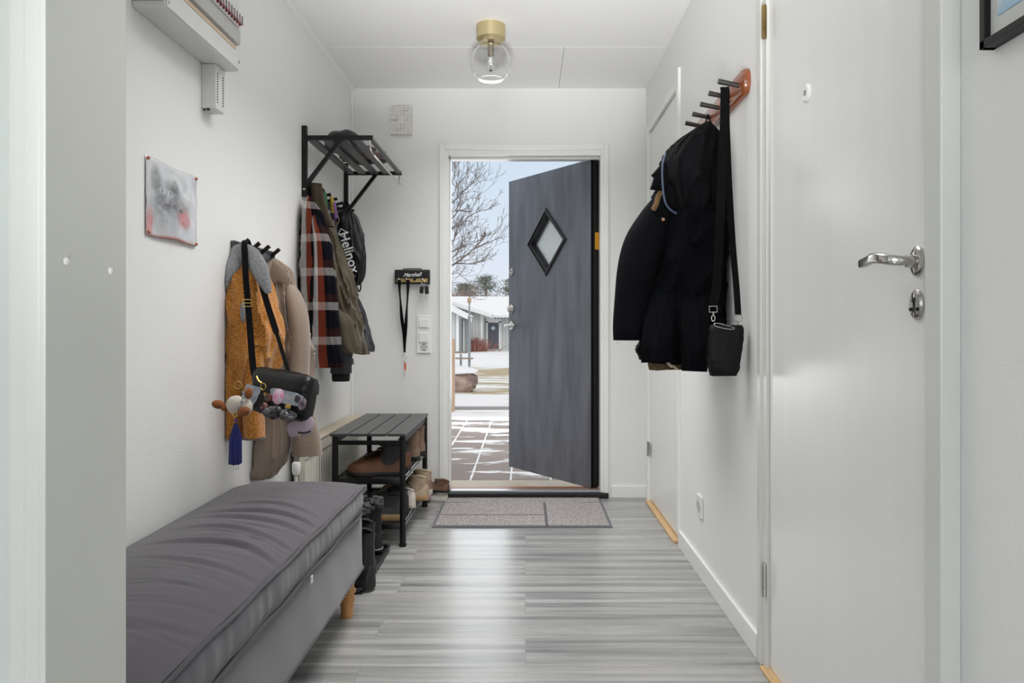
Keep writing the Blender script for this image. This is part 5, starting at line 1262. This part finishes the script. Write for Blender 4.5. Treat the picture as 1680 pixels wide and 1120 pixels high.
bm = BM(); tube(bm, spline([P(1172, 534, 2.232), P(1185, 538, 2.228), P(1200, 540, 2.228), P(1205, 538, 2.23), P(1190, 533, 2.228), P(1175, 530, 2.232)], 5, True), .0012, 5, True); link('zip', bm, M_chrome, cb)

# ================================================================ outside
def gz(Y): return -.10 if Y < 8 else -.10-(Y-8)*.0148
def GY(py):                      # depth of a ground point seen at row py
    s = (py-VY)/F
    return (CH+.10-8*.0148)/(s-.0148)
# ground
def ground_mat():
    k = NT('snow over winter grass'); b = k.b; b.inputs['Roughness'].default_value = .8; b.inputs['Specular IOR Level'].default_value = .2
    t = k.n('ShaderNodeTexCoord'); mp = k.n('ShaderNodeMapping'); mp.inputs['Scale'].default_value = (.35, 1.1, 1); k.l(t.outputs['Object'], mp.inputs[0])
    n = k.n('ShaderNodeTexNoise'); n.inputs['Scale'].default_value = 1.5; n.inputs['Detail'].default_value = 10; n.inputs['Roughness'].default_value = .66; k.l(mp.outputs[0], n.inputs['Vector'])
    s = k.n('ShaderNodeSeparateXYZ'); k.l(t.outputs['Object'], s.inputs[0])
    # grass shows most in the middle distance lawn
    def bump_(c, w_, h):
        a = k.n('ShaderNodeMath', operation='SUBTRACT'); k.l(s.outputs['Y'], a.inputs[0]); a.inputs[1].default_value = c
        d = k.n('ShaderNodeMath', operation='DIVIDE'); k.l(a.outputs[0], d.inputs[0]); d.inputs[1].default_value = w_
        p = k.n('ShaderNodeMath', operation='ABSOLUTE'); k.l(d.outputs[0], p.inputs[0])
        m_ = k.n('ShaderNodeMapRange'); m_.inputs[1].default_value = 0; m_.inputs[2].default_value = 1; m_.inputs[3].default_value = h; m_.inputs[4].default_value = 0; k.l(p.outputs[0], m_.inputs[0]); return m_.outputs[0]
    ad = k.n('ShaderNodeMath', operation='ADD'); k.l(bump_(20.5, 5.5, .24), ad.inputs[0]); k.l(bump_(14.4, 2.2, .20), ad.inputs[1])
    a2 = k.n('ShaderNodeMath', operation='ADD'); k.l(ad.outputs[0], a2.inputs[0]); k.l(n.outputs['Fac'], a2.inputs[1])
    r = k.n('ShaderNodeValToRGB'); cr = r.color_ramp; cr.elements[0].position = .585; cr.elements[0].color = s2l((230, 230, 231))+(1,); cr.elements[1].position = .66; cr.elements[1].color = s2l((176, 162, 134))+(1,)
    k.l(a2.outputs[0], r.inputs[0]); k.l(r.outputs[0], b.inputs['Base Color'])
    bp = k.n('ShaderNodeBump'); bp.inputs['Strength'].default_value = .4; bp.inputs['Distance'].default_value = .1; k.l(n.outputs['Fac'], bp.inputs['Height']); k.l(bp.outputs[0], b.inputs['Normal'])
    return k.m
bm = BM(); V = []
ys = [4.32+.35*i for i in range(16)]+[10+.6*i for i in range(32)]+[30+3*i for i in range(40)]
xsn = [-60, -40, -25, -16, -11, -8]+[-6+.35*i for i in range(35)]+[8, 11, 16, 25, 40, 60]
for y in ys:
    V.append([bm.verts.new((x, y, gz(y)-.012+(.05*noise.noise(Vector((x*.5, y*.5, 0)))*min(1, max(0, (y-9)/3))))) for x in xsn])
for i in range(len(ys)-1):
    for j in range(len(xsn)-1): bm.faces.new((V[i][j], V[i][j+1], V[i+1][j+1], V[i+1][j]))
o = link('snowy_ground', bm, ground_mat(), smooth=True); tag(o, 'snow covered yard with patches of dry grass', 'ground', kind='structure')
def paver_mat():
    k = NT('concrete pavers with snow'); b = k.b; b.inputs['Roughness'].default_value = .75
    t = k.n('ShaderNodeTexCoord'); br = k.n('ShaderNodeTexBrick'); br.offset = 0; br.inputs['Scale'].default_value = 1; br.inputs['Brick Width'].default_value = .281; br.inputs['Row Height'].default_value = .27
    br.inputs['Mortar Size'].default_value = .008; br.inputs['Mortar Smooth'].default_value = .2
    br.inputs['Color1'].default_value = s2l((128, 113, 103))+(1,); br.inputs['Color2'].default_value = s2l((112, 99, 91))+(1,); br.inputs['Mortar'].default_value = s2l((100, 90, 84))+(1,)
    mo = k.n('ShaderNodeMapping'); mo.inputs['Location'].default_value = (.103, 0, 0); k.l(t.outputs['Object'], mo.inputs[0]); k.l(mo.outputs[0], br.inputs['Vector'])
    mp = k.n('ShaderNodeMapping'); mp.inputs['Scale'].default_value = (.8, 2.2, 1); k.l(t.outputs['Object'], mp.inputs[0])
    n = k.n('ShaderNodeTexNoise'); n.inputs['Scale'].default_value = 2.1; n.inputs['Detail'].default_value = 8; n.inputs['Roughness'].default_value = .62; k.l(mp.outputs[0], n.inputs['Vector'])
    s = k.n('ShaderNodeSeparateXYZ'); k.l(t.outputs['Object'], s.inputs[0])
    mr = k.n('ShaderNodeMapRange'); mr.inputs[1].default_value = 5.; mr.inputs[2].default_value = 8.4; mr.inputs[3].default_value = -.03; mr.inputs[4].default_value = .06; k.l(s.outputs['Y'], mr.inputs[0])
    ad = k.n('ShaderNodeMath', operation='ADD'); k.l(n.outputs['Fac'], ad.inputs[0]); k.l(mr.outputs[0], ad.inputs[1])
    r = k.n('ShaderNodeValToRGB'); r.color_ramp.elements[0].position = .525; r.color_ramp.elements[0].color = (0, 0, 0, 1); r.color_ramp.elements[1].position = .58; r.color_ramp.elements[1].color = (1, 1, 1, 1); k.l(ad.outputs[0], r.inputs[0])
    jx = k.n('ShaderNodeMath', operation='MULTIPLY_ADD'); k.l(s.outputs['X'], jx.inputs[0]); jx.inputs[1].default_value = 1/.281; jx.inputs[2].default_value = .103/.281+.5
    jf = k.n('ShaderNodeMath', operation='FRACT'); k.l(jx.outputs[0], jf.inputs[0]); js = k.n('ShaderNodeMath', operation='SUBTRACT'); k.l(jf.outputs[0], js.inputs[0]); js.inputs[1].default_value = .5
    ja = k.n('ShaderNodeMath', operation='ABSOLUTE'); k.l(js.outputs[0], ja.inputs[0]); jn = k.n('ShaderNodeTexNoise'); jn.inputs['Scale'].default_value = 9; k.l(t.outputs['Object'], jn.inputs['Vector'])
    jm = k.n('ShaderNodeMath', operation='MULTIPLY'); k.l(jn.outputs['Fac'], jm.inputs[0]); jm.inputs[1].default_value = .05; jl = k.n('ShaderNodeMath', operation='LESS_THAN'); k.l(ja.outputs[0], jl.inputs[0]); k.l(jm.outputs[0], jl.inputs[1])
    jx2 = k.n('ShaderNodeMath', operation='MAXIMUM'); k.l(jl.outputs[0], jx2.inputs[0]); k.l(r.outputs[0], jx2.inputs[1])
    mx = k.n('ShaderNodeMix', data_type='RGBA'); k.l(jx2.outputs[0], mx.inputs[0]); k.l(br.outputs['Color'], mx.inputs[6]); mx.inputs[7].default_value = s2l((222, 222, 223))+(1,)
    k.l(mx.outputs[2], b.inputs['Base Color'])
    bp = k.n('ShaderNodeBump'); bp.inputs['Strength'].default_value = .5; bp.inputs['Distance'].default_value = .02; k.l(r.outputs[0], bp.inputs['Height']); k.l(bp.outputs[0], b.inputs['Normal'])
    return k.m
bm = BM(); box(bm, -2.2, 2.2, 4.33, 8.4, -.16, -.09); o = link('paved_path', bm, paver_mat()); tag(o, 'square concrete paving with patches of snow', 'path', kind='structure')
bm = BM(); box(bm, -.62, .62, 4.327, 4.86, -.088, -.040, .004); o = link('door_step', bm, mat('weathered wood step', (178, 166, 146), .7, var=.15, vscale=8, stretch=(1, 12, 1))); tag(o, 'weathered wooden step outside the front door', 'step', kind='structure')
bm = BM(); box(bm, -6, 6, 9.85, 9.97, gz(9.9)-.05, gz(9.9)+.02, .005); o = link('kerb', bm, mat('dark kerb', (150, 148, 145), .8)); tag(o, 'low kerb line across the snow', 'kerb', kind='structure')

# boulder
bl = root('boulder', (-1.5, 13.2, gz(13.2)), 'large reddish boulder topped with snow beyond the path', 'boulder')
bm = BM(); random.seed(5)
def bould(bm, c, r, zlo, zhi, k_=1.):
    rr = bmesh.ops.create_icosphere(bm, subdivisions=5, radius=1)
    for v in rr['verts']:
        p = v.co; q = Vector((math.copysign(abs(p.x)**.7, p.x), math.copysign(abs(p.y)**.7, p.y), math.copysign(abs(p.z)**.75, p.z)))
        f = k_*(1+.10*noise.noise(p*1.8)+.05*noise.noise(p*5))
        v.co = Vector((c[0]+q.x*r[0]*f, c[1]+q.y*r[1]*f, c[2]+q.z*r[2]*f))
bould(bm, (-1.52, 13.2, -.03), (.66, .45, .24), 0, 0); link('rock', bm, mat('reddish granite', (126, 104, 98), .85, rgb2=(176, 156, 140), vscale=5, bump=1, bscale=14), bl, True)
bm = BM(); rr = bmesh.ops.create_icosphere(bm, subdivisions=4, radius=1)
for v in rr['verts']:
    p = v.co; f = 1+.08*noise.noise(p*2)
    v.co = Vector((-1.52+math.copysign(abs(p.x)**.75, p.x)*.66*f, 13.2+p.y*.47*f, .16+(p.z*.115 if p.z > 0 else p.z*.05)*f))
M_snow = mat('snow', (230, 230, 231), .75, bump=.3, bscale=20); link('snow_cap', bm, M_snow, bl, True)
# fence post
bm = BM(); Yp_ = 9.6; box(bm, XP(730, Yp_), XP(745, Yp_), Yp_, Yp_+.12, gz(Yp_)-.02, ZP(556, Yp_), .006); o = link('wooden_post', bm, mat('weathered pine post', (186, 158, 134), .8, var=.1, vscale=5, stretch=(8, 8, 1))); tag(o, 'pale wooden post just outside at the left of the doorway view', 'post')
# street lamp
Yl = 20.2; xl = XP(770, Yl)
sl = root('street_lamp', (xl, Yl, gz(Yl)), 'slim grey lamp post in the snowy yard', 'lamp post')
M_galv = mat('galvanised steel', (160, 168, 174), .45, .5)
bm = BM(); cyl(bm, (xl, Yl, gz(Yl)-.02), (xl, Yl, ZP(556, Yl)), .036); cyl(bm, (xl, Yl, ZP(558, Yl)), (xl, Yl, ZP(497, Yl)), .023); link('post', bm, M_galv, sl, True)
bm = BM(); zt = ZP(497, Yl); lathe(bm, [(.03, zt), (.05, zt+.02), (.055, zt+.10), (.05, zt+.13), (.001, zt+.17)], (xl, Yl, 0), 18); link('lamp_head', bm, mat('amber lamp head', (186, 160, 138), .5), sl, True)
# bench in the yard
Yg = 19.0; zg = gz(Yg)
gb_ = root('garden_bench', (XP(757, Yg), Yg, zg), 'simple bench with grey legs standing in the snow by the lamp post', 'bench')
bx('backrest', XP(741, Yg), XP(766, Yg), Yg+.1, Yg+.14, ZP(579.5, Yg), ZP(576.5, Yg), mat('grey brown plank', (150, 136, 122), .8), gb_)
bx('seat', XP(748, Yg), XP(776, Yg), Yg-.2, Yg+.1, ZP(588.5, Yg), ZP(586.5, Yg), bpy.data.materials['grey brown plank'], gb_)
for px in (756, 770):
    bx('leg', XP(px-1.6, Yg), XP(px+1.6, Yg), Yg-.02, Yg+.06, zg-.02, ZP(580 if px == 756 else 587, Yg), M_galv, gb_)
# red shrub
random.seed(8); Yb = 49.
bm = BM(); zb = gz(Yb)
for i in range(420):
    x0_ = random.gauss(XP(776, Yb), .55); y0_ = Yb+random.uniform(-.5, .5); lean_ = (x0_-XP(776, Yb))*.55+random.uniform(-.2, .2); h_ = random.uniform(.5, 1.0)*(1-.18*abs(x0_-XP(776, Yb)))
    a = Vector((x0_, y0_, zb)); b_ = a+Vector((lean_*.6, random.uniform(-.1, .1), h_)); tube(bm, [a, (a+b_)/2+Vector((0, 0, .05)), b_], [.016, .012, .006], 4, cap=False)
o = link('dogwood_shrub', bm, mat('red winter twigs', (160, 112, 102), .8, var=.2, vscale=4)); tag(o, 'leafless red twigged shrub in front of the neighbouring house', 'shrub')

# neighbouring house
M_sid = NT('grey board siding'); b = M_sid.b; b.inputs['Roughness'].default_value = .75
t = M_sid.n('ShaderNodeTexCoord'); s = M_sid.n('ShaderNodeSeparateXYZ'); M_sid.l(t.outputs['Object'], s.inputs[0])
m1 = M_sid.n('ShaderNodeMath', operation='MULTIPLY'); M_sid.l(s.outputs['X'], m1.inputs[0]); m1.inputs[1].default_value = 5.; f1 = M_sid.n('ShaderNodeMath', operation='FRACT'); M_sid.l(m1.outputs[0], f1.inputs[0])
r = M_sid.n('ShaderNodeValToRGB'); r.color_ramp.elements[0].position = .80; r.color_ramp.elements[0].color = s2l((200, 201, 198))+(1,); r.color_ramp.elements[1].position = .86; r.color_ramp.elements[1].color = s2l((160, 162, 160))+(1,)
M_sid.l(f1.outputs[0], r.inputs[0]); M_sid.l(r.outputs[0], b.inputs['Base Color']); M_sid = M_sid.m
M_fas = mat('white fascia', (234, 234, 232), .6)
hm = root('terraced_house', (0, 52, gz(52)), 'pale grey timber house with snowy roof and dark front door across the yard', 'house')
Yh = 52.; zg = gz(Yh)-.1
bm = BM(); box(bm, XP(791, Yh), 9, Yh, Yh+8, zg, ZP(516, Yh)); link('front_wall', bm, M_sid, hm)
# roof of the main part, eave towards us
bm = BM(); ye, yr = Yh-.9, Yh+9; ze, zr = ZP(517, ye), ZP(488, yr)+.1
prism(bm, [Vector((XP(733, Yh)-8, ye, ze)), Vector((XP(733, Yh)-8, yr, zr)), Vector((XP(733, Yh)-8, yr+6, ze)), Vector((XP(733, Yh)-8, yr+6, ze-.18)), Vector((XP(733, Yh)-8, yr, zr-.18)), Vector((XP(733, Yh)-8, ye, ze-.18))], (26, 0, 0)); link('snowy_roof', bm, M_snow, hm)
bm = BM(); 
for i in range(40): box(bm, XP(812, Yh)+i*.22, XP(812, Yh)+i*.22+.12, ye-.04, ye+.1, ze-.26, ze-.16)
link('eave_tiles', bm, mat('dark roof tile', (90, 90, 94), .7), hm)
# gable wing with roof falling to the right
Yw = 50.
def W(px, py): return P(px, py, Yw)
bm = BM(); zb_ = gz(Yw)-.1
poly = [W(640, 470), W(792, 515), Vector((XP(792, Yw), Yw, zb_)), Vector((XP(640, Yw), Yw, zb_))]
prism(bm, poly, (0, 2, 0)); link('gable_wall', bm, M_sid, hm)
bm = BM(); prism(bm, [W(640, 466), W(808, 516), W(808, 521), W(640, 471)], (0, .08, 0)); bmx = bm; 
o = link('fascia_board', bm, M_fas, hm); o.location.y -= .5
bm = BM(); prism(bm, [W(640, 462.5), W(806, 513.5), W(808, 516), W(640, 466)], (0, 9, 0)); o = link('wing_roof_snow', bm, M_snow, hm); o.location.y -= .45
bx('corner_board', XP(788.5, Yw), XP(792, Yw), Yw-.05, Yw+.05, zb_, ZP(514, Yw), M_fas, hm)
fd = bx('front_door', XP(800.5, Yh), XP(818.5, Yh), Yh-.06, Yh+.02, ZP(571, Yh), ZP(529, Yh), mat('dark grey neighbour door', (92, 92, 102), .5), hm)
bm = BM(); c = P(809, 538, Yh-.08); s_ = .17; prism(bm, [c+Vector((-s_, 0, 0)), c+Vector((0, 0, -s_)), c+Vector((s_, 0, 0)), c+Vector((0, 0, s_))], (0, .03, 0)); link('door_pane', bm, mat('pale pane', (190, 215, 215), .2), fd)
bm = BM()
for a, c_, d, e in ((797.5, 800.5, 527, 573), (818.5, 821.5, 527, 573), (797.5, 821.5, 520, 529)): box(bm, XP(a, Yh), XP(c_, Yh), Yh-.08, Yh+.02, ZP(e, Yh), ZP(d, Yh))
link('door_surround', bm, M_fas, hm)
bx('door_step', XP(799, Yh), XP(822, Yh), Yh-.8, Yh, ZP(573.5, Yh)-.1, ZP(572, Yh), mat('pale concrete', (170, 166, 158), .8), hm)
bm = BM(); tube(bm, [P(773, 521, 49.3), P(773, 527, 49.3), P(764, 534, 49.6), P(764, 560, 49.7)], .07, 8); link('downpipe', bm, M_fas, hm, True)
# garage
Yq = 44.
gr = root('garage', (XP(745, Yq), Yq, gz(Yq)), 'small grey outbuilding with sloping white fascia at the left', 'outbuilding')
zb_ = gz(Yq)-.1
bm = BM(); prism(bm, [P(620, 448, Yq), P(750, 516, Yq), Vector((XP(750, Yq), Yq, zb_)), Vector((XP(620, Yq), Yq, zb_))], (0, 5, 0)); link('side_wall', bm, M_sid, gr)
bm = BM(); prism(bm, [P(620, 443, Yq), P(768, 518.5, Yq), P(768, 524, Yq), P(620, 450, Yq)], (0, .1, 0)); o = link('fascia_board', bm, M_fas, gr); o.location.y -= .4
bm = BM(); prism(bm, [P(620, 440, Yq), P(766, 516, Yq), P(768, 518.5, Yq), P(620, 443, Yq)], (0, 5, 0)); o = link('roof_snow', bm, M_snow, gr); o.location.y -= .4
bx('corner_board', XP(748.5, Yq), XP(752.5, Yq), Yq-.06, Yq+.06, zb_, ZP(516, Yq), M_fas, gr)
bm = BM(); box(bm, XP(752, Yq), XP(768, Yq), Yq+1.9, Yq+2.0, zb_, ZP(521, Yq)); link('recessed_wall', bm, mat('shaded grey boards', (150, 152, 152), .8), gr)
bx('recess_post', XP(756.5, Yq), XP(758, Yq), Yq+1.6, Yq+1.7, zb_, ZP(526, Yq), M_fas, gr)

# forest
def branch_mesh(bm, a, d, L, r, depth, rnd, seg=5, minr=.004, spread=.6, up=.1, k=3):
    pts = [a]; p = a.copy(); dd = d.normalized()
    for i in range(5):
        dd = (dd+Vector((rnd.uniform(-1, 1), rnd.uniform(-1, 1), rnd.uniform(-1, 1)+up))*.14).normalized(); p = p+dd*L/5; pts.append(p.copy())
    rad = [max(minr, r*(1-.75*i/5)) for i in range(6)]
    tube(bm, pts, rad, seg, cap=False)
    if depth > 0:
        for i in range(k):
            j = rnd.randint(1, 5); nd_ = (pts[j]-pts[j-1]).normalized()
            side = Vector((rnd.uniform(-1, 1), rnd.uniform(-1, 1), rnd.uniform(-.6, 1))).normalized()
            branch_mesh(bm, pts[j], nd_+side*spread, L*rnd.uniform(.45, .7), rad[j]*.7, depth-1, rnd, max(3, seg-1), minr, spread, up, k)
M_bark = mat('grey brown bark', (128, 118, 110), .9); M_pine = mat('hazed pine needles', (88, 98, 82), .9, rgb2=(140, 146, 132), vscale=.8)  # distance haze is lightened into the pine needle colour
def mesh_top(t): return max(v.co.z for c in COL.objects if c.parent == t for v in c.data.vertices)
def pine(seed, h):
    rnd = random.Random(seed)
    t = root('pine_tree', (0, 0, 0), absolute=False)
    bm = BM(); tube(bm, [Vector((0, 0, -.3)), Vector((.1, 0, h*.5)), Vector((0, .1, h*.97))], [.16, .12, .04], 7)
    for i in range(12):
        z = h*(.45+.5*i/12); a = rnd.uniform(0, 6.28); l = h*.22*(1.1-i/14); tube(bm, [Vector((0, 0, z)), Vector((math.cos(a)*l, math.sin(a)*l, z+l*.15))], [.05, .015], 4)
    link('trunk', bm, M_bark, t)
    bm = BM()
    for i in range(34):
        u = rnd.random()**.8; z = h*(.42+.56*u); rr_ = h*.27*(1.08-u)**.7; a = rnd.uniform(0, 6.28); d = rr_*rnd.uniform(.2, 1)
        c = Vector((math.cos(a)*d, math.sin(a)*d, z)); sx = rnd.uniform(.5, .9)*h*.09
        for q in range(130):
            p = Vector((rnd.gauss(0, 1)*sx, rnd.gauss(0, 1)*sx, rnd.gauss(0, 1)*sx*.32)); s_ = rnd.uniform(.08, .17)
            e1_ = Vector((rnd.uniform(-1, 1), rnd.uniform(-1, 1), rnd.uniform(-1, 1)))*s_; e2_ = Vector((rnd.uniform(-1, 1), rnd.uniform(-1, 1), rnd.uniform(-1, 1)))*s_
            bm.faces.new([bm.verts.new(c+p), bm.verts.new(c+p+e1_), bm.verts.new(c+p+e2_)])
    me = bpy.data.meshes.new('needles'); bm.to_mesh(me); bm.free(); me.materials.append(M_pine); o = bpy.data.objects.new('needles', me); COL.objects.link(o); o.parent = t
    return t
def bush(seed, h, col_m):
    rnd = random.Random(seed)
    t = root('bare_birch', (0, 0, 0), absolute=False)
    bm = BM()
    for i in range(5): branch_mesh(bm, Vector((rnd.uniform(-.5, .5), rnd.uniform(-.5, .5), -.2)), Vector((rnd.uniform(-.45, .45), rnd.uniform(-.3, .3), 1)), h*.8, .09, 4, rnd, 4, .012, .7, .25, 4)
    link('branches', bm, col_m, t); return t
M_tw = mat('brown twigs', (150, 132, 122), .9); M_tw2 = mat('rust twigs', (168, 140, 128), .9)
protos = [pine(1, 8.2), pine(2, 7.2)]; bpro = [bush(3, 5.8, M_tw), bush(4, 5.4, M_tw2)]
random.seed(20)
Yt = 82.
pos = [(797, 448, 0), (839, 452, 1), (862, 450, 0), (700, 455, 1), (765, 460, 1), (905, 455, 0), (640, 450, 0)]
PH = [mesh_top(t) for t in protos]; BH = [mesh_top(t) for t in bpro]
first = {0: True, 1: True}
words = {797: 'hazy pale pine with a rounded crown in the middle above the roof', 839: 'hazy pale pine half hidden by the open door edge', 862: 'hazy pale pine hidden mostly behind the open door', 700: 'hazy pale pine beyond the left door frame', 765: 'hazy pale pine behind the brown birches on the left', 905: 'hazy pale pine farthest to the right behind the door', 640: 'hazy pale pine farthest to the left'}
for px, pt, w_ in pos:
    t = protos[w_] if first[w_] else copy_tree(protos[w_]); first[w_] = False
    y_ = Yt+random.uniform(-2, 4); z_ = gz(y_)-.1; h_ = ZP(pt, y_)-z_; base_h = PH[w_]
    t.location = (XP(px, y_), y_, z_); s_ = h_/base_h; t.scale = (s_, s_, s_); t.rotation_euler.z = random.uniform(0, 6)
    tag(t, words[px], 'tree', 'pines behind the houses')
bwords = ['leftmost bare brown tree above the snowy roof', 'bare brown tree second from the left above the roof', 'bare brown tree just left of the round pine', 'bare reddish tree right of the round pine', 'bare brown tree behind the open door edge', 'bare brown tree left of the doorway', 'bare reddish tree at the far right', 'bare reddish tree between the two left pines']
first = {0: True, 1: True}
for i, (px, pt) in enumerate(((742, 458), (758, 463), (776, 466), (822, 472), (848, 470), (718, 458), (880, 470), (749, 468))):
    w_ = 1 if i in (3, 6, 7) else 0
    t = bpro[w_] if first[w_] else copy_tree(bpro[w_]); first[w_] = False
    y_ = 74+random.uniform(-2, 3); z_ = gz(y_)-.1; h_ = ZP(pt, y_)-z_; s_ = h_/BH[w_]
    t.location = (XP(px, y_), y_, z_); t.scale = (s_, s_, s_); t.rotation_euler.z = random.uniform(0, 6); tag(t, bwords[i], 'tree', 'bare trees behind the houses')

# bare tree at the left, close by
rnd = random.Random(77)
nt_ = root('bare_tree', (-3.0, 12.2, gz(12.2)), 'leafless tree with fine branches reaching in from the left of the doorway', 'tree')
bm = BM(); Yn = 12.
tube(bm, spline([Vector((-3.0, 12.2, gz(12)-.1)), Vector((-2.95, 12.15, 1.0)), Vector((-2.8, 12.1, 2.4)), Vector((-2.9, 12, 4.5))], 6), [.14-.005*i for i in range(19)], 10); link('trunk', bm, M_bark, nt_, True)
bm = BM()
limbs = [([(738.6, 437), (758, 424), (778, 407), (790, 394), (797.5, 383)], .017), ([(738, 415), (758, 404), (775, 399), (789, 394)], .010), ([(778, 408), (803, 397), (815, 392)], .008),
         ([(735, 440), (749, 432), (776, 433), (790, 428), (805, 422)], .010), ([(738, 398), (746, 385), (753, 372), (767, 355)], .011), ([(738, 377), (756, 369), (770, 355), (780, 349), (806, 341)], .011),
         ([(738, 360), (749, 349), (758, 336), (759, 322)], .009), ([(738, 335), (753, 320), (767, 308), (773, 302), (779, 292)], .010), ([(738, 322), (747, 309), (756, 299), (772, 279)], .008),
         ([(737, 302), (746, 278), (753, 268), (758, 256)], .008), ([(737, 285), (742, 265), (748, 250)], .008), ([(738, 350), (752, 345), (770, 345), (785, 322), (790, 315)], .007), ([(740, 450), (760, 455), (775, 470)], .007), ([(738, 465), (752, 470), (768, 480)], .007), ([(738, 425), (750, 415), (760, 395), (772, 380)], .008)]
for pts, r_ in limbs:
    q = [P(a, b_, Yn+rnd.uniform(-.1, .1)) for a, b_ in pts]
    d0 = (q[0]-q[1]).normalized(); st = Vector((-2.85, Yn+rnd.uniform(-.1, .1), max(.9, q[0].z-1.0+rnd.uniform(-.2, .2))))
    if pts[0][0] < 745: q = [st, (st+q[0])/2+Vector((0, .1, .05))]+q
    qq = spline(q, 5); n = len(qq)
    tube(bm, qq, [max(.003, r_*1.5*(1-.85*i/n)) for i in range(n)], 6)
    for k_ in range(n//2):
        j = rnd.randint(n//3, n-2); dd = (qq[j+1]-qq[j]).normalized()
        branch_mesh(bm, qq[j], dd+Vector((rnd.uniform(-.6, .6), rnd.uniform(-.5, .5), rnd.uniform(-.5, .9))), rnd.uniform(.12, .38), max(.003, r_*.45), 2, rnd, 4, .0028, .8, .15, 2)
link('branches', bm, M_bark, nt_)
# small buds of snow and lichen on the twigs are left to the bark colour

for o in list(bpy.data.objects):
    if '_abs' in o.keys(): del o['_abs']
